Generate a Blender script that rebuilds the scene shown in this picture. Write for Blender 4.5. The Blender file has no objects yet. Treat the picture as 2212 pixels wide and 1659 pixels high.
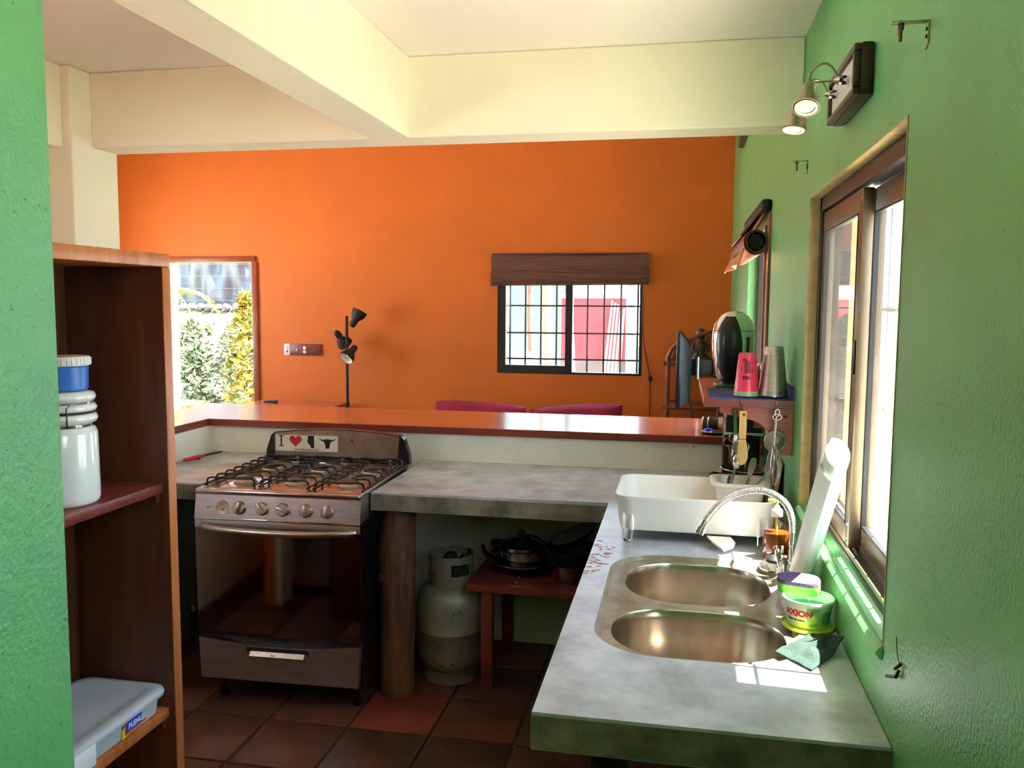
import bpy, bmesh, math, random
from mathutils import Vector, Matrix, noise as mnoise
random.seed(7)
SC = bpy.context.scene
COL = SC.collection
# ------------------------------------------------------------ camera, light, exposure
CAM = Vector((-.4113, 0, 1.7257)); FPX = 1838.3; YAW, PITCH, ROLL = .1949, .0927, .0070
_f = Vector((-math.sin(YAW)*math.cos(PITCH), math.cos(YAW)*math.cos(PITCH), -math.sin(PITCH)))
_r = Vector((math.cos(YAW), math.sin(YAW), 0)); _u = _r.cross(_f)
_r2 = _r*math.cos(ROLL)+_u*math.sin(ROLL); _u2 = -_r*math.sin(ROLL)+_u*math.cos(ROLL)
cam = bpy.data.objects.new('camera', bpy.data.cameras.new('camera')); COL.objects.link(cam)
cam.matrix_world = Matrix(((_r2.x, _u2.x, -_f.x, CAM.x), (_r2.y, _u2.y, -_f.y, CAM.y), (_r2.z, _u2.z, -_f.z, CAM.z), (0, 0, 0, 1)))
cam.data.sensor_width = 36; cam.data.sensor_fit = 'HORIZONTAL'; cam.data.lens = FPX/2212*36; cam.data.clip_start = .02
SC.camera = cam
wd = bpy.data.worlds.new('sky'); SC.world = wd; wd.use_nodes = True
bg = wd.node_tree.nodes['Background']; bg.inputs[0].default_value = (.62, .80, 1.0, 1); bg.inputs[1].default_value = 1.5
sun = bpy.data.objects.new('sun', bpy.data.lights.new('sun', 'SUN')); COL.objects.link(sun)
sun.data.energy = 10.0; sun.data.color = (1, .95, .86); sun.data.angle = .009
sun.rotation_euler = Vector((.5, -.03, 1)).to_track_quat('Z', 'Y').to_euler()
vs = SC.view_settings; vs.view_transform = 'Standard'; vs.look = 'None'; vs.gamma = 1; vs.use_curve_mapping = False
vs.exposure = 3.3
SC.cycles.use_denoising = True; SC.cycles.max_bounces = 10; SC.cycles.diffuse_bounces = 6; SC.cycles.glossy_bounces = 5
SC.cycles.transparent_max_bounces = 16; SC.cycles.caustics_reflective = False; SC.cycles.caustics_refractive = False
SC.cycles.sample_clamp_indirect = 6

# ------------------------------------------------------------ helpers
def lin(c):
    return tuple(((x/255)/12.92 if x/255 <= .04045 else ((x/255+.055)/1.055)**2.4) for x in c)
_M = {}
def mat(name, col, rough=.5, metal=0, var=None, bump=None, spec=None, stretch=(1, 1, 1), coat=0, trans=0, ior=None, col2=None, kind=None, speck=None, vlo=.35, vhi=.65):
    """procedural principled material; var=(scale, amount) colour variation, bump=(scale, strength)"""
    if name in _M: return _M[name]
    m = bpy.data.materials.new(name); m.use_nodes = True; nt = m.node_tree; N = nt.nodes; L = nt.links
    p = N['Principled BSDF']; c = lin(col)
    p.inputs['Base Color'].default_value = (*c, 1); p.inputs['Roughness'].default_value = rough; p.inputs['Metallic'].default_value = metal
    if spec is not None: p.inputs['Specular IOR Level'].default_value = spec
    if ior: p.inputs['IOR'].default_value = ior
    if coat: p.inputs['Coat Weight'].default_value = coat; p.inputs['Coat Roughness'].default_value = .12
    if trans: p.inputs['Transmission Weight'].default_value = trans
    tc = N.new('ShaderNodeTexCoord'); mp = N.new('ShaderNodeMapping'); mp.inputs['Scale'].default_value = stretch
    L.new(tc.outputs['Object'], mp.inputs['Vector'])
    last = None
    if var or col2:
        sc_, am = var or (6, .2)
        nz = N.new('ShaderNodeTexNoise'); nz.inputs['Scale'].default_value = sc_; nz.inputs['Detail'].default_value = 5; nz.inputs['Roughness'].default_value = .62
        L.new(mp.outputs[0], nz.inputs['Vector'])
        cr = N.new('ShaderNodeValToRGB'); cr.color_ramp.elements[0].position = vlo; cr.color_ramp.elements[1].position = vhi
        b = lin(col2) if col2 else tuple(x*(1-am) for x in c)
        t = c if col2 else tuple(min(1, x*(1+am*.6)) for x in c)
        cr.color_ramp.elements[0].color = (*b, 1); cr.color_ramp.elements[1].color = (*t, 1)
        L.new(nz.outputs['Fac'], cr.inputs['Fac']); last = cr.outputs[0]
    if speck:   # dark specks: (scale, threshold, colour)
        n2 = N.new('ShaderNodeTexNoise'); n2.inputs['Scale'].default_value = speck[0]; n2.inputs['Detail'].default_value = 3
        L.new(tc.outputs['Object'], n2.inputs['Vector'])
        r2 = N.new('ShaderNodeValToRGB'); r2.color_ramp.elements[0].position = speck[1]; r2.color_ramp.elements[1].position = speck[1]+.04
        L.new(n2.outputs['Fac'], r2.inputs['Fac'])
        mx = N.new('ShaderNodeMixRGB'); mx.inputs[2].default_value = (*lin(speck[2]), 1)
        if last is not None: L.new(last, mx.inputs[1])
        else: mx.inputs[1].default_value = (*c, 1)
        L.new(r2.outputs[0], mx.inputs[0]); last = mx.outputs[0]
    if last is not None: L.new(last, p.inputs['Base Color'])
    if bump:
        nb = N.new('ShaderNodeTexNoise'); nb.inputs['Scale'].default_value = bump[0]; nb.inputs['Detail'].default_value = 4
        L.new(mp.outputs[0], nb.inputs['Vector'])
        bp = N.new('ShaderNodeBump'); bp.inputs['Strength'].default_value = bump[1]; bp.inputs['Distance'].default_value = .01
        L.new(nb.outputs['Fac'], bp.inputs['Height']); L.new(bp.outputs[0], p.inputs['Normal'])
    _M[name] = m; return m
def thin_glass(name, tint=(1, 1, 1), ior=1.5, dirt=0.0):
    """flat pane: transparent straight through, mirror by fresnel, a little scattering dust"""
    m = bpy.data.materials.new(name); m.use_nodes = True; nt = m.node_tree; N = nt.nodes; L = nt.links
    N.remove(N['Principled BSDF']); out = N['Material Output']
    tr = N.new('ShaderNodeBsdfTransparent'); tr.inputs[0].default_value = (*tint, 1)
    gl = N.new('ShaderNodeBsdfGlossy'); gl.inputs['Roughness'].default_value = .02
    lw = N.new('ShaderNodeLayerWeight'); pw = N.new('ShaderNodeMath'); pw.operation = 'POWER'; pw.inputs[1].default_value = 5; L.new(lw.outputs['Facing'], pw.inputs[0])
    f0 = ((ior-1)/(ior+1))**2   # schlick on the unsigned angle, the same from both sides of the pane
    fr = N.new('ShaderNodeMath'); fr.operation = 'MULTIPLY_ADD'; fr.inputs[1].default_value = 1-f0; fr.inputs[2].default_value = f0; L.new(pw.outputs[0], fr.inputs[0])
    mx = N.new('ShaderNodeMixShader'); L.new(fr.outputs[0], mx.inputs[0]); L.new(tr.outputs[0], mx.inputs[1]); L.new(gl.outputs[0], mx.inputs[2])
    last = mx
    if dirt:
        df = N.new('ShaderNodeBsdfDiffuse'); df.inputs[0].default_value = (.9, .9, .9, 1)
        tc = N.new('ShaderNodeTexCoord'); mp = N.new('ShaderNodeMapping'); mp.inputs['Scale'].default_value = (1, 60, 3); L.new(tc.outputs['Object'], mp.inputs[0])
        nz = N.new('ShaderNodeTexNoise'); nz.inputs['Scale'].default_value = 3; L.new(mp.outputs[0], nz.inputs['Vector'])
        ml = N.new('ShaderNodeMath'); ml.operation = 'MULTIPLY'; ml.inputs[1].default_value = dirt; L.new(nz.outputs['Fac'], ml.inputs[0])
        m2 = N.new('ShaderNodeMixShader'); L.new(ml.outputs[0], m2.inputs[0]); L.new(mx.outputs[0], m2.inputs[1]); L.new(df.outputs[0], m2.inputs[2]); last = m2
    L.new(last.outputs[0], out.inputs[0]); return m

class G:
    def __init__(s): s.v = []; s.f = []
    def add(s, v, f, M=None):
        o = len(s.v); s.v += [(M @ Vector(p)) if M else Vector(p) for p in v]; s.f += [[o+i for i in q] for q in f]; return s
    def tf(s, M): s.v = [M @ p for p in s.v]; return s
    def box(s, x0, x1, y0, y1, z0, z1, b=0, seg=2, M=None):
        if x0 > x1: x0, x1 = x1, x0
        if y0 > y1: y0, y1 = y1, y0
        if z0 > z1: z0, z1 = z1, z0
        v = [(x0, y0, z0), (x1, y0, z0), (x1, y1, z0), (x0, y1, z0), (x0, y0, z1), (x1, y0, z1), (x1, y1, z1), (x0, y1, z1)]
        f = [(0, 3, 2, 1), (4, 5, 6, 7), (0, 1, 5, 4), (1, 2, 6, 5), (2, 3, 7, 6), (3, 0, 4, 7)]
        if b:
            bm = bmesh.new(); vv = [bm.verts.new(p) for p in v]
            for q in f: bm.faces.new([vv[i] for i in q])
            bmesh.ops.bevel(bm, geom=bm.edges[:], offset=min(b, .49*min(x1-x0, y1-y0, z1-z0)), segments=seg, profile=.5, affect='EDGES')
            bm.verts.index_update(); v = [p.co.copy() for p in bm.verts]; f = [[p.index for p in q.verts] for q in bm.faces]; bm.free()
        return s.add(v, f, M)
    def loft(s, loops, c0=True, c1=True, M=None, closed=True):
        n = len(loops[0]); v = [p for l in loops for p in l]; f = []
        for k in range(len(loops)-1):
            for i in range(n if closed else n-1):
                j = (i+1) % n; f.append((k*n+i, k*n+j, (k+1)*n+j, (k+1)*n+i))
        if c0: f.append(tuple(range(n))[::-1])
        if c1: f.append(tuple(range((len(loops)-1)*n, len(loops)*n)))
        return s.add(v, f, M)
    def lathe(s, prof, c=(0, 0, 0), n=28, d=(0, 0, 1), cap=True, M=None, sx=1, sy=1):
        q = Vector(d).normalized().to_track_quat('Z', 'Y').to_matrix() if tuple(d) != (0, 0, 1) else Matrix.Identity(3)
        c = Vector(c); loops = []
        for r, h in prof:
            r = max(r, 1e-5)
            loops.append([c + q @ Vector((r*sx*math.cos(2*math.pi*i/n), r*sy*math.sin(2*math.pi*i/n), h)) for i in range(n)])
        return s.loft(loops, cap, cap, M)
    def cyl(s, p0, p1, r0, r1=None, n=16, cap=True):
        p0, p1 = Vector(p0), Vector(p1); L = (p1-p0).length
        return s.lathe([(r0, 0), (r0 if r1 is None else r1, L)], p0, n, tuple(p1-p0), cap)
    def tube(s, pts, r, n=8, closed=False, sub=0):
        P = [Vector(p) for p in pts]
        for _ in range(sub):   # corner cutting
            Q = [] if closed else [P[0]]
            for i in range(len(P) if closed else len(P)-1):
                a, b = P[i], P[(i+1) % len(P)]; Q += [a*.75+b*.25, a*.25+b*.75]
            if not closed: Q.append(P[-1])
            P = Q
        R = r if isinstance(r, (list, tuple)) else None
        m = len(P); loops = []; prev = None
        for i in range(m):
            if closed: t = P[(i+1) % m]-P[i-1]
            else: t = P[min(i+1, m-1)]-P[max(i-1, 0)]
            t = t.normalized() if t.length > 1e-9 else Vector((0, 0, 1))
            if prev is None:
                a = Vector((0, 0, 1)) if abs(t.z) < .9 else Vector((1, 0, 0)); nrm = (a - t*a.dot(t)).normalized()
            else:
                nrm = prev - t*prev.dot(t)
                nrm = nrm.normalized() if nrm.length > 1e-6 else t.orthogonal().normalized()
            prev = nrm; bn = t.cross(nrm)
            rr = r if R is None else (R[0]+(R[-1]-R[0])*i/(m-1) if len(R) == 2 else R[min(len(R)-1, int(i*(len(R)-1)/(m-1)+.5))])
            loops.append([P[i]+nrm*rr*math.cos(2*math.pi*k/n)+bn*rr*math.sin(2*math.pi*k/n) for k in range(n)])
        if closed: loops.append(loops[0]); return s.loft(loops, False, False)
        return s.loft(loops)
    def prism(s, pts, a, b, plane='xz', M=None):
        m = {'xz': lambda p, t: (p[0], t, p[1]), 'xy': lambda p, t: (p[0], p[1], t), 'yz': lambda p, t: (t, p[0], p[1])}[plane]
        return s.loft([[m(p, a) for p in pts], [m(p, b) for p in pts]], M=M)
    def plate(s, outer, holes, z0, z1):
        bm = bmesh.new(); E = []
        for lp in [outer]+holes:
            vv = [bm.verts.new((x, y, z1)) for x, y in lp]
            E += [bm.edges.new((vv[i], vv[(i+1) % len(vv)])) for i in range(len(vv))]
        bmesh.ops.triangle_fill(bm, use_beauty=True, use_dissolve=False, edges=E)
        bm.verts.index_update(); v = [p.co.copy() for p in bm.verts]; f = [[p.index for p in q.verts] for q in bm.faces]; bm.free()
        s.add(v, f); s.add([(p.x, p.y, z0) for p in v], [q[::-1] for q in f])
        for lp in [outer]+holes: s.loft([[(x, y, z0) for x, y in lp], [(x, y, z1) for x, y in lp]], False, False)
        return s
    def sphere(s, c, r, sc=(1, 1, 1), n=16, m=10):
        c = Vector(c); prof = [(math.sin(math.pi*i/m)*r, -math.cos(math.pi*i/m)*r) for i in range(m+1)]
        t = G(); t.lathe(prof, n=n); return s.add([(c.x+p.x*sc[0], c.y+p.y*sc[1], c.z+p.z*sc[2]) for p in t.v], t.f)
    def sheet(s, fn, nu, nv, thick=0, M=None):
        v = [Vector(fn(i/nu, j/nv)) for j in range(nv+1) for i in range(nu+1)]
        f = [(j*(nu+1)+i, j*(nu+1)+i+1, (j+1)*(nu+1)+i+1, (j+1)*(nu+1)+i) for j in range(nv) for i in range(nu)]
        if thick:
            bm = bmesh.new(); vv = [bm.verts.new(p) for p in v]
            for q in f: bm.faces.new([vv[i] for i in q])
            bm.normal_update(); bmesh.ops.solidify(bm, geom=bm.faces[:], thickness=thick)
            bm.verts.index_update(); v = [p.co.copy() for p in bm.verts]; f = [[p.index for p in q.verts] for q in bm.faces]; bm.free()
        return s.add(v, f, M)

def make_mesh(name, g, m, smooth=True, ang=38, off=None):
    me = bpy.data.meshes.new(name); o = off or Vector()
    me.from_pydata([tuple(p-o) for p in g.v], [], g.f)
    bm = bmesh.new(); bm.from_mesh(me); bmesh.ops.remove_doubles(bm, verts=bm.verts, dist=2e-5)
    bmesh.ops.recalc_face_normals(bm, faces=bm.faces)
    if smooth:
        lim = math.radians(ang)
        for e in bm.edges: e.smooth = len(e.link_faces) == 2 and e.calc_face_angle(0) < lim
        for q in bm.faces: q.smooth = True
    bm.to_mesh(me); bm.free()
    if m: me.materials.append(m)
    return me
def tag(o, label=None, cat=None, group=None, kind=None):
    if label: o['label'] = label
    if cat: o['category'] = cat
    if group: o['group'] = group
    if kind: o['kind'] = kind
    return o
def base(o):   # world origin of a thing or part
    v = Vector()
    while o: v += o.location; o = o.parent
    return v
def part(name, g, m, parent, smooth=True, label=None, ang=38, kind=None):
    o = bpy.data.objects.new(name, make_mesh(name, g, m, smooth, ang, base(parent))); COL.objects.link(o); o.parent = parent
    return tag(o, label, kind=kind)
def thing(name, label, cat, loc, group=None):
    o = bpy.data.objects.new(name, None); COL.objects.link(o); o.location = loc; o.empty_display_size = .05
    return tag(o, label, cat, group)
def solo(name, g, m, label, cat, group=None, kind=None, smooth=True, ang=38):
    xs = [p.x for p in g.v]; ys = [p.y for p in g.v]; zs = [p.z for p in g.v]
    loc = Vector(((min(xs)+max(xs))/2, (min(ys)+max(ys))/2, min(zs)))
    o = bpy.data.objects.new(name, make_mesh(name, g, m, smooth, ang, loc)); COL.objects.link(o); o.location = loc
    return tag(o, label, cat, group, kind)
def struct(name, g, m, label, cat='structure', smooth=False):
    o = bpy.data.objects.new(name, make_mesh(name, g, m, smooth)); COL.objects.link(o)
    return tag(o, label, cat, kind='structure')
def copy_tree(o, delta=Vector(), parent=None, label=None):
    c = o.copy(); COL.objects.link(c); c.parent = parent
    if parent is None: c.location = o.location + Vector(delta)
    if label: c['label'] = label
    for ch in [x for x in bpy.data.objects if x.parent == o]: copy_tree(ch, parent=c)
    return c
def rrect(x0, x1, y0, y1, r, n=6):
    r = min(r, (x1-x0)/2-1e-4, (y1-y0)/2-1e-4); P = []
    for cx, cy, a in ((x1-r, y1-r, 0), (x0+r, y1-r, 90), (x0+r, y0+r, 180), (x1-r, y0+r, 270)):
        for k in range(n+1):
            t = math.radians(a+90*k/n); P.append((cx+r*math.cos(t), cy+r*math.sin(t)))
    return P
def text_g(body, size, M, font_w=0, ext=.0003):
    cu = bpy.data.curves.new('t', 'FONT'); cu.body = body; cu.size = size; cu.extrude = ext; cu.resolution_u = 3; cu.offset = font_w
    o = bpy.data.objects.new('t', cu); COL.objects.link(o); dg = bpy.context.evaluated_depsgraph_get()
    me = bpy.data.meshes.new_from_object(o.evaluated_get(dg)); g = G().add([v.co.copy() for v in me.vertices], [list(p.vertices) for p in me.polygons], M)
    bpy.data.objects.remove(o); bpy.data.curves.remove(cu); bpy.data.meshes.remove(me); return g
def wall_g(plane, a, b, u0, u1, z0, z1, holes):
    """wall slab between a and b on its thin axis, with rectangular holes (u0,u1,z0,z1)"""
    g = G(); P = (lambda t, u, z: (t, u, z)) if plane == 'x' else (lambda t, u, z: (u, t, z))
    us = sorted({u0, u1, *[h[0] for h in holes], *[h[1] for h in holes]}); zs = sorted({z0, z1, *[h[2] for h in holes], *[h[3] for h in holes]})
    solid = lambda i, j: 0 <= i < len(us)-1 and 0 <= j < len(zs)-1 and not any(h[0] <= (us[i]+us[i+1])/2 <= h[1] and h[2] <= (zs[j]+zs[j+1])/2 <= h[3] for h in holes)
    for i in range(len(us)-1):
        for j in range(len(zs)-1):
            if not solid(i, j): continue
            A, B, C_, D = us[i], us[i+1], zs[j], zs[j+1]
            for t in (a, b): g.add([P(t, A, C_), P(t, B, C_), P(t, B, D), P(t, A, D)], [(0, 1, 2, 3)])
            for di, dj, q in ((-1, 0, ((A, C_), (A, D))), (1, 0, ((B, C_), (B, D))), (0, -1, ((A, C_), (B, C_))), (0, 1, ((A, D), (B, D)))):
                if not solid(i+di, j+dj):
                    (p, z), (p2, z2) = q; g.add([P(a, p, z), P(b, p, z), P(b, p2, z2), P(a, p2, z2)], [(0, 1, 2, 3)])
    return g
def R(ax, deg): return Matrix.Rotation(math.radians(deg), 4, ax)
def T(x, y, z): return Matrix.Translation((x, y, z))

# ------------------------------------------------------------ materials
GREEN = mat('green_plaster', (104, 170, 106), .42, var=(3, .10), bump=(120, .28), speck=(95, .69, (62, 116, 70)))
ORANGE = mat('orange_paint', (216, 110, 26), .6, var=(2, .06), bump=(60, .05))
CREAM = mat('cream_paint', (247, 241, 220), .6, var=(2, .03), bump=(70, .06))
WHITEC = mat('ceiling_paint', (250, 240, 232), .7, var=(1.5, .02), bump=(50, .05))
HALFW = mat('halfwall_paint', (226, 224, 208), .6, var=(4, .06), bump=(60, .1), speck=(60, .72, (120, 110, 90)))
TAN = mat('raw_render', (196, 170, 118), .8, var=(20, .15), bump=(90, .2))
CONC = mat('polished_concrete', (184, 188, 194), .25, var=(5, .32), bump=(30, .06), spec=.6, col2=(138, 140, 143), vlo=.3, vhi=.62)
CONC2 = mat('rough_concrete', (136, 126, 106), .7, var=(9, .3), bump=(60, .35), col2=(86, 78, 62))
TILE = [mat('clay_tile_%s' % n, c, .42, var=(5, .35), bump=(25, .12), col2=d) for n, c, d in
        (('brown', (108, 64, 46), (72, 43, 32)), ('red', (142, 66, 54), (104, 50, 42)), ('umber', (92, 58, 42), (60, 38, 30)))]
GROUT = mat('dark_grout', (62, 46, 36), .9, var=(20, .2))
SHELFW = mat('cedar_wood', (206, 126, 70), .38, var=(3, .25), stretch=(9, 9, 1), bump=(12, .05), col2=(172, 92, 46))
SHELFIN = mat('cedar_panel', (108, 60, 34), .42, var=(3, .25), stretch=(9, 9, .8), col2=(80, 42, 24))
BARW = mat('bar_wood', (196, 104, 62), .24, var=(2.5, .2), stretch=(.7, 12, 12), col2=(170, 82, 46), coat=.4)
REDW = mat('red_wood', (134, 58, 44), .35, var=(3, .2), stretch=(1, 8, 8), col2=(108, 44, 34))
BRW = mat('bracket_wood', (176, 88, 58), .32, var=(4, .2), stretch=(1, 6, 6), col2=(146, 66, 44))
DARKW = mat('dark_wood', (58, 32, 26), .35, var=(6, .3), stretch=(8, 1, 8))
TRUNK = mat('trunk_wood', (128, 84, 54), .7, var=(5, .4), stretch=(4, 4, .7), bump=(14, .4), col2=(70, 42, 28))
PALEW = mat('pale_wood', (212, 164, 92), .5, var=(5, .15), stretch=(8, 8, 1))
STEEL = mat('brushed_steel', (190, 182, 174), .38, 1, var=(6, .18), stretch=(1, 1, 14))
STEELW = mat('worn_steel', (176, 160, 140), .34, 1, var=(7, .25), speck=(38, .70, (92, 76, 58)))
SINKS = mat('sink_steel', (196, 184, 168), .22, 1, var=(5, .12), stretch=(3, 3, .6))
CHROME = mat('chrome', (226, 226, 228), .08, 1)
NICKEL = mat('satin_nickel', (176, 164, 140), .32, 1)
BLACKP = mat('black_plastic', (16, 16, 17), .28)
BLACKM = mat('black_matte', (14, 14, 15), .6)
GRATE = mat('enamel_black', (22, 21, 22), .3)
OVENG = mat('oven_glass', (136, 126, 124), .06, 1)
OLIVE = mat('green_door_paint', (92, 108, 82), .5, var=(3, .15))
WHITEP = mat('white_plastic', (236, 228, 218), .38)
WHITEG = mat('white_gloss', (238, 236, 228), .15, coat=.5)
CLEARP = mat('frosted_plastic', (226, 232, 240), .3, trans=.35)
BLUE = mat('blue_plastic', (52, 112, 196), .35)
RED = mat('red_plastic', (200, 24, 48), .35)
BRONZE = mat('bronze_alu', (112, 94, 74), .35, .6)
DBRONZE = mat('dark_bronze_alu', (52, 44, 38), .35, .5)
BLKALU = mat('black_alu', (20, 20, 20), .45)
IRON = mat('grille_iron', (60, 58, 56), .6)
PANE = thin_glass('window_pane', dirt=.10)
PANEC = thin_glass('clear_pane')
GAS = mat('cylinder_paint', (146, 142, 126), .45, .3, var=(6, .2), speck=(42, .66, (52, 40, 30)))
# ------------------------------------------------------------ the room shell
FZ = -.06; YF = 7.5; CZ = 2.685; BZ = 2.3745
struct_floor = struct('floor', G().box(-6.2, .16, -1.9, 7.65, FZ-.12, FZ-.008), GROUT, 'dark grouted floor slab under square clay tiles', 'floor')
_tm = []
for k in range(3):
    g = G().box(-.174, .174, -.174, .174, -.012, 0, b=.006, seg=2); _tm.append(make_mesh('tile', g, TILE[k]))
_n = 0
for i in range(-4, 5):
    for j in range(-10, 3):
        x = -1.755+.1795+i*.359; y = 3.26+.18+j*.36
        if x-.17 < -3.06 or x+.17 > .02 or (x < -1.2 and y < 1.3): continue
        k = 1 if (i, j) == (0, 0) else random.choice((0, 0, 2, 0, 2))
        o = bpy.data.objects.new('tile', _tm[k]); COL.objects.link(o); o.parent = struct_floor
        o.location = (x+random.uniform(-.002, .002), y+random.uniform(-.002, .002), FZ+random.uniform(-.0015, .0015)); o.rotation_euler = (0, 0, random.uniform(-.006, .006))
W1 = (1.752, 2.993, 1.06, 2.086); W2 = (4.35, 5.62, 1.05, 2.12); W4 = (-1.05, .5, 1.80, 2.42)
struct('wall_right', wall_g('x', 0, .16, -1.9, 7.65, FZ-.1, 3.5, [W1, W2, W4]), GREEN, 'rough green plastered wall with sliding windows above the sink counter', 'wall')
DR = (-5.306, -4.388, FZ, 2.115); WF = (-2.03, -.738, 1.112, 2.05)
struct('wall_far', wall_g('y', YF, YF+.15, -6.2, 0, FZ-.1, 3.5, [DR, WF]), ORANGE, 'bright orange wall with a doorway and a barred window', 'wall')
struct('wall_left', wall_g('x', -3.17, -3.05, 1.2, 3.2, FZ-.1, CZ, [(1.35, 2.3, 1.35, 2.1)]), CREAM, 'cream wall beyond the wooden shelf unit', 'wall')
struct('wall_living', wall_g('x', -6.2, -6.05, 3.43, 7.5, FZ-.1, 3.5, [(4.8, 6.5, .9, 2.3)]), CREAM, 'cream living room wall with an added garden opening', 'wall')  # opening added to bring daylight onto the orange wall
struct('wall_living_back', G().box(-6.05, -3.17, 3.28, 3.43, FZ-.1, 3.5), CREAM, 'cream wall behind the kitchen column', 'wall')
struct('wall_near', G().box(-1.53, -1.395, -1.9, 1.2, FZ-.1, CZ), GREEN, 'green wall end beside the wooden shelf unit', 'wall')
struct('wall_passage', G().box(-3.17, -1.53, 1.07, 1.2, FZ-.1, CZ), ORANGE, 'orange wall closing the nook behind the shelf unit', 'wall')
struct('wall_back', G().box(-1.395, 0, -1.9, -1.78, FZ-.1, CZ), GREEN, 'green wall closing the kitchen opposite the bar', 'wall')
struct('ceiling', G().box(-3.2, .1, -1.9, 3.43, CZ, CZ+.12), WHITEC, 'pale pinkish white kitchen ceiling', 'ceiling')
struct('ceiling_living', G().box(-6.2, .1, 3.43, 7.6, 3.5, 3.6), WHITEC, 'white living room ceiling', 'ceiling')
struct('trim_1', G().box(-2.876, 0, 3.265, 3.43, BZ, CZ, b=.006), CREAM, 'cream concrete beam spanning the room above the bar', 'beam')
struct('trim_2', G().box(-1.639, -1.475, -1.9, 3.27, BZ, CZ, b=.006), CREAM, 'cream ceiling beam running from the cross beam over the kitchen', 'beam')
struct('trim_3', G().box(-3.05, -2.876, 3.14, 3.43, FZ, CZ, b=.006), CREAM, 'cream square column carrying the beam', 'column')
struct('trim_4', G().box(-3.05, -2.915, 1.2, 3.14, BZ-.02, CZ, b=.006), CREAM, 'cream side beam above the nook', 'beam')
struct('trim_5', G().box(-3.17, .1, 3.39, 3.43, CZ+.12, 3.5), CREAM, 'cream upstand wall over the cross beam', 'wall')
struct('trim_6', G().box(-2.70, -2.63, 1.95, 2.1, FZ, 2.2), ORANGE, 'orange painted pier in the nook', 'column')
struct('trim_7', G().box(-2.63, -2.595, 1.95, 2.1, FZ, 2.2), CREAM, 'white edge board of the orange pier', 'column')
# low wall carrying the bar: face above the counter, slightly thicker foot, return on the left
struct('wall_half', G().box(-3.10, -.0, 4.31, 4.44, FZ, 1.044).box(-3.10, -2.966, 3.43, 4.31, FZ, 1.044), HALFW, 'low off-white wall carrying the wooden bar top', 'wall')
g = G().loft([[(x, y, z) for x, y in ((-.004, 4.29), (-.004, 4.97), (-3.36, 4.97), (-3.36, 3.45), (-2.985, 3.45), (-2.985, 4.29))] for z in (1.044, 1.083)])
bar = thing('bar_top', 'long reddish varnished wooden bar top on the low white wall', 'bar top', (-1.6, 4.6, 1.044))
part('top_board', g, BARW, bar, smooth=False)
part('edge_strip', G().box(-2.987, -.004, 4.284, 4.2895, 1.046, 1.081).box(-2.9845, -2.979, 3.45, 4.284, 1.046, 1.081), REDW, bar, label='dark red front edge')
# roof overhang outside the sink window
eave = G().box(.16, .80, -2.2, 8.3, 3.02, 3.10)
struct('trim_8', eave, CREAM, 'roof overhang outside the kitchen window', 'roof')

# ------------------------------------------------------------ windows
def bar_grid(root, plane, t, us, zs, u0, u1, z0, z1, r=.006, m=IRON):
    P = (lambda u, z: (t, u, z)) if plane == 'x' else (lambda u, z: (u, t, z))
    for u in us: part('grille_bar', G().cyl(P(u, z0), P(u, z1), r, n=6), m, root)
    for z in zs: part('grille_bar', G().cyl(P(u0, z), P(u1, z), r, n=6), m, root)
# sink window: reveal lining, outer frame, two sliding sashes, outside grille
w1 = bpy.data.objects.new('window_1', None); COL.objects.link(w1); w1.location = (.07, 2.37, 1.06)
tag(w1, 'bronze aluminium sliding window in the green wall above the sink', 'window', kind='structure')
y0, y1, z0, z1 = W1
part('jamb_lining', G().box(-.002, .16, y1-.004, y1+.0, z0, z1).box(-.002, .16, y0, y1, z1-.004, z1).box(-.002, .16, y0, y0+.004, z0, z1), TAN, w1, smooth=False, label='bare sand coloured reveal')
g = G()
for a in ((.03, .125, y1-.045, y1-.004, z0, z1-.004), (.03, .125, y0+.004, y0+.045, z0, z1-.004), (.03, .125, y0+.004, y1-.004, z1-.05, z1-.004), (.03, .125, y0+.004, y1-.004, z0, z0+.018)): g.box(*a, b=.003)
part('frame', g, DBRONZE, w1)
g = G()
for x in (.034, .066, .098, .12): g.box(x, x+.004, y0+.045, y1-.045, z0+.018, z0+.032)
part('track', g, BRONZE, w1)
def sash(x, a, b, handle):
    s = part('sash', G().box(x, x+.028, a, a+.05, z0+.03, z1-.055, b=.003).box(x, x+.028, b-.05, b, z0+.03, z1-.055, b=.003).box(x, x+.028, a+.05, b-.05, z0+.03, z0+.085, b=.003).box(x, x+.028, a+.05, b-.05, z1-.115, z1-.055, b=.003), BRONZE, w1)
    part('pane', G().box(x+.012, x+.015, a+.045, b-.045, z0+.08, z1-.11), PANE, s, smooth=False)
    part('gasket', G().box(x-.001, x+.011, a+.05, a+.056, z0+.085, z1-.115).box(x-.001, x+.011, b-.056, b-.05, z0+.085, z1-.115).box(x-.001, x+.011, a+.05, b-.05, z0+.085, z0+.091).box(x-.001, x+.011, a+.05, b-.05, z1-.121, z1-.115), BLKALU, s)
    for yy in ((a+.02,) if handle else (b-.02,)):
        for zz in (z0+.05, z0+.09, z1-.08): part('screw', G().lathe([(.006, 0), (.005, .002), (.0, .003)], (x, yy, zz), 8, (-1, 0, 0)), CHROME, s)
    if handle: part('latch', G().box(x-.004, x, a+.01, a+.034, 1.55, 1.64, b=.003).box(x-.0045, x-.001, a+.017, a+.027, 1.58, 1.615, b=.002), BLACKP, s)
sash(.037, 2.335, y1-.046, True)
sash(.07, y0+.046, 2.395, False)
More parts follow.
